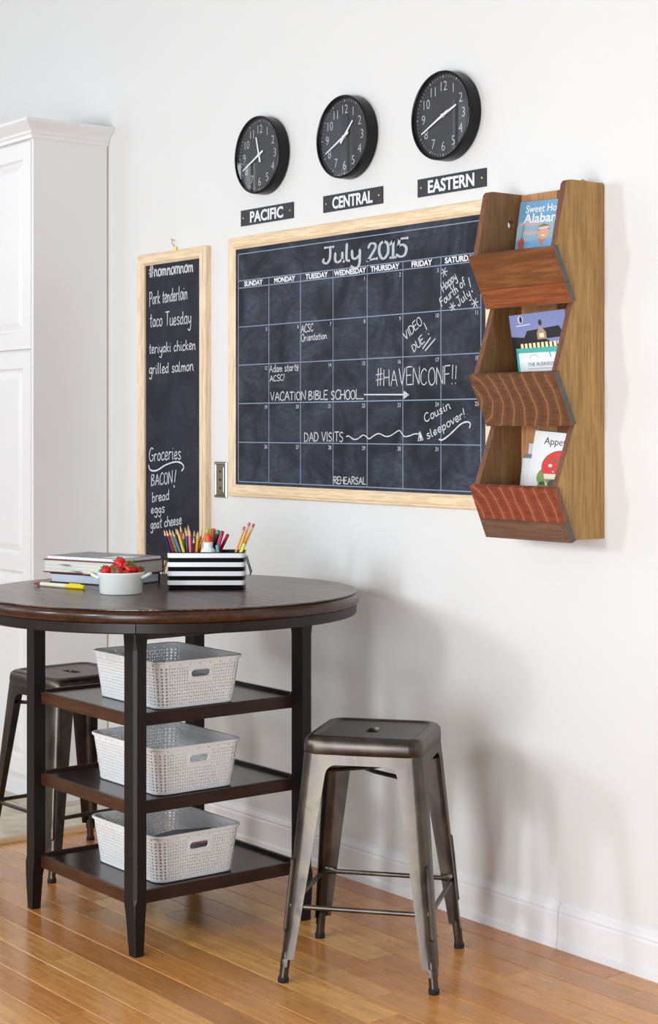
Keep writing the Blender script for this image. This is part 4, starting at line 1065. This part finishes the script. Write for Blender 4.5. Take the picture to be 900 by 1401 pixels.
poly(m2, 'printed_glow', s2_([(0.02, 0.070), (0.17, 0.074), (0.12, 0.084), (0.06, 0.080)]), C(206, 160, 104), 4)
poly(m2, 'printed_crest', s2_(oval(0.040, 0.200, 0.010, 0.014)), C(196, 200, 214), 5)
poly(m2, 'printed_stag', s2_(oval(0.041, 0.200, 0.005, 0.011)), C(30, 30, 46), 6)
poly(m2, 'printed_line', s2_([(0.022, 0.178), (0.072, 0.180), (0.072, 0.183), (0.022, 0.181)]), C(220, 222, 232), 5)
m3 = magazine('leaflet', -3.272, -0.070, 1.412, 0.196, 0.178, 0.004, math.radians(7), math.radians(-1), 'white and teal leaflet standing before the mansion brochure', C(232, 236, 240), 'leaflet')
poly(m3, 'printed_band', [(0, 0.166), (0.196, 0.163), (0.196, 0.178), (0, 0.178)], C(72, 178, 168), 1)
poly(m3, 'printed_band', [(0, 0), (0.008, 0), (0.008, 0.17), (0, 0.17)], C(72, 178, 168), 1)
poly(m3, 'printed_band', [(0.126, 0.142), (0.130, 0.142), (0.124, 0.166), (0.120, 0.166)], C(72, 178, 168), 2)
MB().tube([(0.064 + 0.016 * math.cos(2 * PI * k / 20), -0.0006, 0.151 + 0.009 * math.sin(2 * PI * k / 20)) for k in range(20)], 0.0005, 4, close=True).build('printed_ring', C(120, 124, 130), m3)
m4 = magazine('booklet', -3.246, -0.078, 1.412, 0.172, 0.151, 0.003, math.radians(6), math.radians(-1), 'thin white booklet headed THE BUSINESS, foremost in the middle bin', C(236, 238, 242), 'booklet')
title(m4, 'THE BUSINESS PLAT', 0.018, 0.130, 0.0130, 0.0, 0.135, C(110, 112, 118), 2)
poly(m4, 'printed_line', [(0.018, 0.1215), (0.113, 0.1215), (0.113, 0.1235), (0.018, 0.1235)], C(176, 178, 184), 2)
# 3: food magazine and papers in the bottom bin
m5 = magazine('magazine', -3.276, -0.074, 1.112, 0.190, 0.264, 0.006, math.radians(-8), math.radians(4), 'white magazine titled Appetizers with a tomato on its cover, in the bottom bin', C(238, 238, 238))
title(m5, 'Appetizers', 0.040, 0.230, 0.0275, -0.003, 0.140, C(50, 50, 54))
cx_, cz_ = 0.110, 0.172
poly(m5, 'printed_lettuce', oval(cx_ - 0.058, cz_ - 0.030, 0.022, 0.022), C(122, 152, 70), 1)
poly(m5, 'printed_lettuce', oval(cx_ - 0.050, cz_ - 0.056, 0.024, 0.016), C(112, 146, 66), 1)
poly(m5, 'printed_tomato', oval(cx_ + 0.004, cz_, 0.072, 0.046, 28), C(214, 46, 42), 2)
poly(m5, 'printed_cheese', [(cx_ - 0.056, cz_ - 0.020), (cx_ + 0.07, cz_ - 0.014), (cx_ + 0.07, cz_ - 0.026), (cx_ - 0.044, cz_ - 0.050)], C(236, 226, 204), 3)
poly(m5, 'printed_slice', [(cx_ - 0.052, cz_ - 0.034), (cx_ + 0.07, cz_ - 0.026), (cx_ + 0.07, cz_ - 0.038), (cx_ - 0.030, cz_ - 0.054)], C(168, 34, 40), 3)
for ax_, ln_ in ((2.9, .075), (2.1, .035), (0.9, .050), (-0.5, .03), (-1.6, .035), (3.9, .05)):
    ex_, ez_ = cx_ + 0.012 + ln_ * math.cos(ax_), cz_ + 0.012 + ln_ * 0.7 * math.sin(ax_)
    px_, pz_ = -math.sin(ax_) * 0.0035, math.cos(ax_) * 0.0035
    poly(m5, 'printed_stem', [(cx_ + 0.012 + px_, cz_ + 0.012 + pz_), (ex_, ez_), (cx_ + 0.012 - px_, cz_ + 0.012 - pz_)], C(86, 112, 54), 5)
for ox, oz, r in ((-0.035, 0.003, .007), (0.016, 0.028, .007), (0.036, 0.018, .005), (-0.022, -0.012, .003)): poly(m5, 'printed_highlight', oval(cx_ + ox, cz_ + oz, r, r * .6), C(250, 236, 230), 6)
poly(m5, 'printed_olive', oval(cx_ - 0.016, cz_ - 0.044, 0.020, 0.012), C(66, 70, 40), 6)
p6 = magazine('leaflet', -3.300, -0.0590, 1.112, 0.150, 0.228, 0.002, math.radians(-8), math.radians(2), 'pale blue leaflet peeking out left of the tomato magazine', C(204, 210, 226), 'paper')
p7 = magazine('leaflet', -3.310, -0.0625, 1.112, 0.140, 0.200, 0.002, math.radians(-8), math.radians(2.5), 'patterned grey paper, lowest behind the tomato magazine', C(120, 124, 134), 'paper')
p8 = magazine('leaflet', -3.304, -0.0660, 1.112, 0.140, 0.188, 0.002, math.radians(-8), math.radians(0), 'plain white paper at the left edge of the bottom bin', C(226, 228, 230), 'paper')

# ================================================================== ON THE TABLE
# ramekin with strawberries
bl = empty('casserole_dish', (-4.094, -0.817, TZ), 'small round white porcelain dish with two handles, holding strawberries', 'dish')
MB().lathe([(0.052, 0), (0.0575, 0.001), (0.0590, 0.004), (0.0625, 0.048), (0.0655, 0.052), (0.0670, 0.058), (0.0655, 0.0605), (0.0625, 0.0605), (0.0605, 0.057), (0.0580, 0.050), (0.0555, 0.008), (0.05, 0.005)], 48).build('dish_body', M['porcelain'], bl, smooth=True)
for s in (-1, 1):
    a = PHI_ = math.atan2(math.cos(PHI), math.sin(PHI)); dx, dy = math.cos(a) * s, math.sin(a) * s; qx, qy = -dy, dx
    def hp(o_, q_, z_): return (dx * o_ + qx * q_, dy * o_ + qy * q_, z_)
    MB().tube([hp(0.0600, 0.018, 0.044), hp(0.0680, 0.019, 0.049), hp(0.078, 0.014, 0.053), hp(0.082, 0, 0.055), hp(0.078, -0.014, 0.053), hp(0.0680, -0.019, 0.049), hp(0.0600, -0.018, 0.044)], [0.005, 0.0048, 0.0046, 0.0046, 0.0046, 0.0048, 0.005], 10).build('handle', M['porcelain'], bl, smooth=True)
R2 = Vector((math.sin(PHI), math.cos(PHI), 0)); F2 = fwd
def berry_at(u, v, h, s, tx, ty, label, crown=True):
    p = Vector((-4.094, -0.817, TZ)) + R2 * u + F2 * v + Vector((0, 0, h))
    e = empty('strawberry', p, label, 'strawberry', 'strawberries in the white dish', rot=(tx, ty, 0.6))
    pr = [(0.0, -0.020), (0.006, -0.0185), (0.011, -0.012), (0.0152, -0.003), (0.0165, 0.005), (0.0145, 0.0115), (0.009, 0.0145), (0.0, 0.0145)]
    mb = MB().lathe([(r * s, z * s) for r, z in pr], 20, cap0=False, cap1=False)
    mb.build('berry_flesh', M['berry'], e, smooth=True, angle=80)
    lf = MB()
    for k in range(8):
        a = 2 * PI * k / 8 + 0.2; c_, s_ = math.cos(a), math.sin(a)
        w_ = 0.0030 * s
        def q(r, z, o): return (c_ * r - s_ * o, s_ * r + c_ * o, z)
        zt = 0.0150 * s; up = 0.004 * s * (k % 3)
        lf.add([q(0.002 * s, zt, 0), q(0.009 * s, zt + 0.002 * s, -w_), q(0.009 * s, zt + 0.002 * s, w_), q(0.0135 * s, zt + up - 0.001, 0), q(0.009 * s, zt + 0.0008 * s, 0)], [(0, 1, 3, 2), (0, 1, 4), (4, 1, 3), (3, 2, 4), (4, 2, 0)])
    lf.build('calyx', M['leaf'], e)
    MB().tube([(0, 0, 0.0145 * s), (0.001, 0.001, 0.022 * s)], 0.0009, 6).build('stem', M['leaf'], e)
berry_at(-0.038, -0.016, 0.062, 0.95, 0.3, -0.9, 'strawberry leaning on the dish rim beside the left handle')
berry_at(-0.004, -0.030, 0.060, 1.15, 1.3, -0.4, 'strawberry lying on its side at the front of the dish')
berry_at(-0.004, 0.028, 0.078, 1.10, -0.3, -0.8, 'strawberry heaped highest at the back of the dish')
berry_at(0.024, -0.006, 0.068, 1.25, 0.5, 0.6, 'largest strawberry, leaves toward the right handle')
berry_at(0.048, 0.014, 0.058, 0.90, 0.2, 0.9, 'strawberry tucked behind the largest one near the right handle')
berry_at(0.020, -0.038, 0.052, 0.95, 1.5, 0.2, 'strawberry low at the front, mostly sunk below the rim')
berry_at(-0.022, 0.022, 0.060, 1.0, -0.4, 0.2, 'strawberry behind, among the green tops')

# books
BR = math.radians(19)
def book(name, corner, L_, W_, z0, th, cover, pages_, label, rz, cov=0.003, spine='y'):
    """corner = near corner; long edge runs back to the left, short edge away"""
    e = empty(name, (corner[0], corner[1], z0), label, 'book', rz=rz)
    MB().rbox(-L_ + 0.004, -0.004, 0.004, W_ - 0.002, cov, th - cov, 0.0006).build('pages', pages_, e)
    MB().rbox(-L_, 0, 0, W_, 0, cov, 0.0008).build('cover', cover, e)
    MB().rbox(-L_, 0, 0, W_, th - cov, th, 0.0008).build('cover', cover, e)
    MB().rbox(-L_, 0, W_ - 0.002, W_ + 0.001, 0.0005, th - 0.0005, 0.0004).build('spine', cover, e)
    return e
bk1 = book('textbook', (-4.262, -0.722), 0.270, 0.185, TZ, 0.029, M['navy'], M['bluegrey'], 'thick textbook with dark cover at the bottom of the stack', BR)
bk2 = book('textbook', (-4.258, -0.722), 0.300, 0.200, TZ + 0.0292, 0.040, M['maroon'], M['pages'], 'thick maroon-covered textbook with green tabs, on the dark one', BR)
wb = empty('workbook', (-4.266, -0.716, TZ + 0.0694), 'thin white workbook with a grey patterned cover, topmost of the stack', 'book', rz=BR)
MB().rbox(-0.285, 0, 0, 0.185, 0, 0.0085, 0.001).build('pages', M['white'], wb)
MB().box(-0.283, -0.002, 0.002, 0.183, 0.0085, 0.0095).build('cover', M['greycover'], wb)
MB().box(-0.085, -0.01, 0.02, 0.10, 0.0095, 0.0100).build('printed_panel', M['white'], wb)
for x, z, lbl in ((-0.205, 0.026, 'upper green tab'), (-0.160, 0.008, 'lower green tab')):
    MB().box(x - 0.022, x + 0.010, -0.014, 0.02, z, z + 0.0006).build('page_tab', C(52, 150, 96), bk2)
MB().box(-0.130, -0.085, -0.016, 0.02, 0.0036, 0.0042).build('page_tab', C(236, 226, 130), bk2)
MB().box(-0.140, -0.090, -0.012, 0.02, 0.0000 - 0.0008, -0.0002).build('page_tab', C(158, 34, 44), bk2)

# highlighter pen
pen = empty('pen', (-4.345, -0.871, TZ + 0.0065), 'white and yellow pen lying on the tabletop in front of the books', 'pen', rz=math.atan2(0.054, 0.196))
MB().lathe([(0.0012, -0.106), (0.0022, -0.098), (0.0030, -0.092)], 12, axis='x').build('pen_tip', M['rubber'], pen, smooth=True)
MB().lathe([(0.0045, -0.092), (0.0058, -0.084), (0.0060, -0.076)], 14, axis='x').build('grip', C(150, 26, 52), pen, smooth=True)
MB().lathe([(0.0060, -0.076), (0.0062, 0.030)], 14, axis='x').build('barrel', C(236, 228, 206), pen, smooth=True)
MB().lathe([(0.0063, 0.030), (0.0065, 0.096), (0.0055, 0.100)], 14, axis='x').build('cap', C(236, 214, 40), pen, smooth=True)
MB().box(0.040, 0.085, -0.002, 0.002, 0.0062, 0.009).build('clip', C(236, 214, 40), pen)

# striped tin
TAx = math.atan2(math.cos(PHI), math.sin(PHI))
tc_ = Vector((-4.034, -0.575, TZ)); tin_loc = tc_ + F2 * 0.058
tin = empty('pencil_tin', tin_loc, 'rectangular black and white striped tin with wire handles, full of pencils', 'tin', rz=TAx)
TH = 0.105; HX, HYt = 0.1090, 0.056
def tl(z, o=0.0, n=5): return [(a, b, z) for a, b in rrect(0, 0, HX + o, HYt + o, 0.014, n)]
MB().loft([tl(0.0, -0.002), tl(0.003), tl(TH - 0.003), tl(TH, 0.0012), tl(TH + 0.0015, 0.0), tl(TH, -0.0015), tl(0.006, -0.002), tl(0.006, -0.01)]).build('tin_body', M['black'], tin, smooth=True, angle=40)
sh_ = TH / 8
for k in range(4):
    z0 = 0.0135 + k * 0.0257
    MB().loft([tl(z0, 0.0003), tl(z0, 0.0009), tl(z0 + 0.0130, 0.0009), tl(z0 + 0.0130, 0.0003)], cap0=False, cap1=False).build('white_stripe', M['white'], tin, smooth=True, angle=40)
for s in (-1, 1):
    MB().tube([(s * (HX), -0.030, 0.088), (s * (HX + 0.004), -0.030, 0.090), (s * (HX + 0.007), -0.029, 0.078), (s * (HX + 0.017), -0.027, 0.046), (s * (HX + 0.015), -0.022, 0.039), (s * (HX + 0.015), 0.022, 0.039), (s * (HX + 0.017), 0.027, 0.046), (s * (HX + 0.007), 0.029, 0.078), (s * (HX + 0.004), 0.030, 0.090), (s * HX, 0.030, 0.088)], 0.0016, 8).build('wire_handle', M['black'], tin, smooth=True)
TM = Matrix.Translation(tin_loc) @ Matrix.Rotation(TAx, 4, 'Z')
def oriented(name, base, tip, label, cat, group):
    a = TM @ Vector(base); b = TM @ Vector(tip); d = b - a
    e = D.objects.new(name, None); COL.objects.link(e); e.location = a
    e.rotation_mode = 'XYZ'; e.rotation_euler = d.to_track_quat('Z', 'Y').to_euler(); tag(e, label, cat, group)
    return e, d.length
def uvh(cx, cy, v=0.0):
    """tin-local (x, z) of a point above the rim, read at depth v"""
    return ((cx / 5.625 + 200 - 277.5) * 0.00207 * (1 + (v + 0.05) / 4.9), 0.105 + (290 - cy) / 5.625 * 0.00207)
def pencil(name, tipc, rimc, v0, v1, col, label):
    tx_, tz_ = uvh(*tipc); rx_, _ = uvh(rimc, 290)
    k = (0.105 - 0.010) / max(0.02, (tz_ - 0.105))
    bx_ = rx_ + (rx_ - tx_) * k; bx_ = max(-0.098, min(0.098, bx_))
    tz_ += (v1 - -0.05) * 0.06
    e, L_ = oriented('coloured_pencil', (bx_, v0, 0.012), (tx_, v1, tz_), label, 'pencil', 'coloured pencils in the striped tin')
    MB().lathe([(0.0038, 0), (0.0038, L_ - 0.020)], 6).build('pencil_body', C(*col), e)
    MB().lathe([(0.0037, L_ - 0.020), (0.0013, L_ - 0.005)], 8).build('sharpened_wood', M['bare_wood'], e)
    MB().lathe([(0.0013, L_ - 0.005), (0.0002, L_)], 8).build('lead', C(*col), e)
PC = [((108, 112), 160, -.030, -.034, (40, 28, 92), 'navy coloured pencil, first at the tin\'s left end'),
      ((128, 112), 185, -.034, -.040, (140, 30, 74), 'magenta coloured pencil right of the navy one'),
      ((150, 108), 210, -.036, -.040, (140, 134, 50), 'olive coloured pencil right of the magenta one'),
      ((173, 116), 236, -.038, -.040, (92, 128, 202), 'cornflower blue coloured pencil, leaning left'),
      ((196, 104), 250, -.020, -.026, (70, 14, 26), 'maroon coloured pencil between the blue and yellow ones'),
      ((214, 106), 266, -.049, -.049, (236, 210, 30), 'bright yellow coloured pencil, leaning left'),
      ((231, 86), 262, -.012, -.018, (220, 78, 36), 'orange-red coloured pencil standing behind the yellow one'),
      ((258, 134), 270, -.030, -.034, (20, 128, 132), 'teal coloured pencil right of the bright yellow one'),
      ((283, 112), 290, -.034, -.036, (96, 14, 22), 'dark red coloured pencil left of the pink one'),
      ((309, 108), 316, -.042, -.044, (224, 92, 140), 'pink coloured pencil standing upright'),
      ((290, 88), 300, -.002, -.006, (206, 186, 60), 'mustard coloured pencil, tip behind the pink one'),
      ((268, 98), 280, -.004, -.010, (44, 60, 132), 'dark blue coloured pencil, tip behind the teal one'),
      ((342, 120), 338, -.020, -.024, (84, 52, 128), 'purple coloured pencil behind the short maroon one'),
      ((343, 164), 338, -.042, -.044, (84, 16, 30), 'short maroon coloured pencil right of the pink one'),
      ((375, 128), 358, -.034, -.040, (230, 186, 40), 'golden coloured pencil leaning right'),
      ((400, 122), 380, -.014, -.020, (168, 28, 24), 'red coloured pencil behind the golden ones'),
      ((428, 130), 362, .006, -.034, (222, 152, 36), 'amber coloured pencil slanting toward the glue bottle'),
      ((362, 140), 350, -.012, -.016, (70, 178, 208), 'sky blue coloured pencil among the golden ones')]
for i, (t_, r_i, v0, v1, c_, l_) in enumerate(PC): pencil('coloured_pencil', t_, r_i, v0, v1, c_, l_)
def marker(tipc, rimc, v0, v1, col, capcol, label, r=0.0062, umax=0.094, cap=0.03):
    tx_, tz_ = uvh(*tipc); rx_, _ = uvh(rimc, 290); k = (0.105 - 0.014) / max(0.02, (tz_ - 0.105)); bx_ = max(-0.094, min(umax, rx_ + (rx_ - tx_) * k))
    e, L_ = oriented('marker', (bx_, v0, 0.012), (tx_, v1, tz_), label, 'marker', 'markers in the striped tin')
    MB().lathe([(r * .9, 0), (r, 0.004), (r, L_ - cap)], 12).build('marker_barrel', C(*col), e, smooth=True)
    MB().lathe([(r * 1.02, L_ - cap), (r * 0.98, L_ - 0.003), (r * .8, L_)], 12).build('marker_cap', C(*capcol), e, smooth=True)
marker((436, 118), 424, .030, .018, (60, 120, 190), (176, 200, 52), 'blue marker with lime cap end behind the glue bottle')
marker((478, 118), 462, .046, .028, (214, 92, 40), (214, 92, 40), 'orange marker standing behind the glue bottle', 0.0075)
marker((494, 136), 478, .044, .036, (150, 72, 140), (150, 72, 140), 'purple marker between the orange and black ones')
marker((522, 126), 478, .018, .002, (16, 16, 20), (28, 158, 136), 'black marker with turquoise end', cap=0.010)
marker((556, 130), 510, .003, -.014, (196, 60, 116), (150, 24, 60), 'magenta marker leaning right', cap=0.012)
marker((594, 160), 530, .033, .020, (192, 28, 52), (192, 28, 52), 'crimson marker leaning farthest right', 0.0050)
marker((518, 232), 556, -.045, -.048, (44, 190, 180), (44, 190, 180), 'short turquoise marker tilted left at the rim', 0.0042, umax=0.050, cap=0.01)
marker((731, 222), 702, -.0455, -.0455, (222, 228, 90), (222, 228, 90), 'yellow highlighter in front of the writing pencils', 0.0050)
# glue bottle
gx, _ = uvh(448, 290)
gb = empty('glue_bottle', TM @ Vector((gx, -0.030, 0.010)), 'white glue bottle with orange nozzle in the tin', 'bottle', rz=TAx)
MB().lathe([(0.0215, 0), (0.0225, 0.003), (0.0225, 0.088), (0.0210, 0.100), (0.0150, 0.108), (0.0125, 0.110)], 28).build('bottle_body', M['white'], gb, smooth=True)
MB().lathe([(0.0128, 0.108), (0.0138, 0.110), (0.0138, 0.122), (0.0128, 0.1235), (0.006, 0.124)], 24).build('collar', M['white'], gb, smooth=True)
MB().lathe([(0.0085, 0.1238), (0.0078, 0.136), (0.0040, 0.148), (0.0010, 0.151)], 20).build('nozzle', C(236, 84, 28), gb, smooth=True)
# clear jar behind the pencils
jx, _ = uvh(360, 290)
for nm_, jx_, lab in (('glass_jar', uvh(372, 290)[0], 'clear glass jar, its rim showing behind the coloured pencils'),):
    j = empty(nm_, TM @ Vector((jx_, 0.028, 0.009)), lab, 'jar', rz=TAx)
    MB().lathe([(0.017, 0), (0.019, 0.002), (0.019, 0.128), (0.0165, 0.135), (0.0175, 0.140), (0.0175, 0.144), (0.016, 0.144), (0.0150, 0.135), (0.0172, 0.128), (0.0172, 0.004)], 28).build('jar_body', M['glass'], j, smooth=True)
# writing pencils, eraser up
for k, (tcx, rimc, v0, v1, lab) in enumerate((((728, 92), 664, -.033, -.036, 'yellow writing pencil with pink eraser, left of the three'), ((766, 62), 692, -.024, -.030, 'yellow writing pencil with pink eraser, middle of the three'), ((800, 72), 706, -.012, -.024, 'yellow writing pencil with pink eraser, right of the three'))):
    tx_, tz_ = uvh(*tcx); rx_, _ = uvh(rimc, 290); kk = 0.095 / (tz_ - 0.105); bx_ = rx_ + (rx_ - tx_) * kk
    e, L_ = oriented('writing_pencil', (max(0.0, bx_), v0, 0.012), (tx_, v1, tz_), lab, 'pencil', 'yellow writing pencils in the striped tin')
    MB().lathe([(0.0003, 0), (0.0038, 0.016), (0.0038, L_ - 0.022)], 6).build('pencil_body', C(236, 158, 28), e)
    MB().lathe([(0.0041, L_ - 0.022), (0.0041, L_ - 0.018), (0.0036, L_ - 0.016), (0.0041, L_ - 0.014), (0.0041, L_ - 0.010)], 12).build('ferrule', C(196, 190, 160, 0.25), e, smooth=True)
    MB().lathe([(0.0040, L_ - 0.010), (0.0040, L_ - 0.001), (0.0030, L_)], 12).build('eraser', C(206, 84, 84), e, smooth=True)
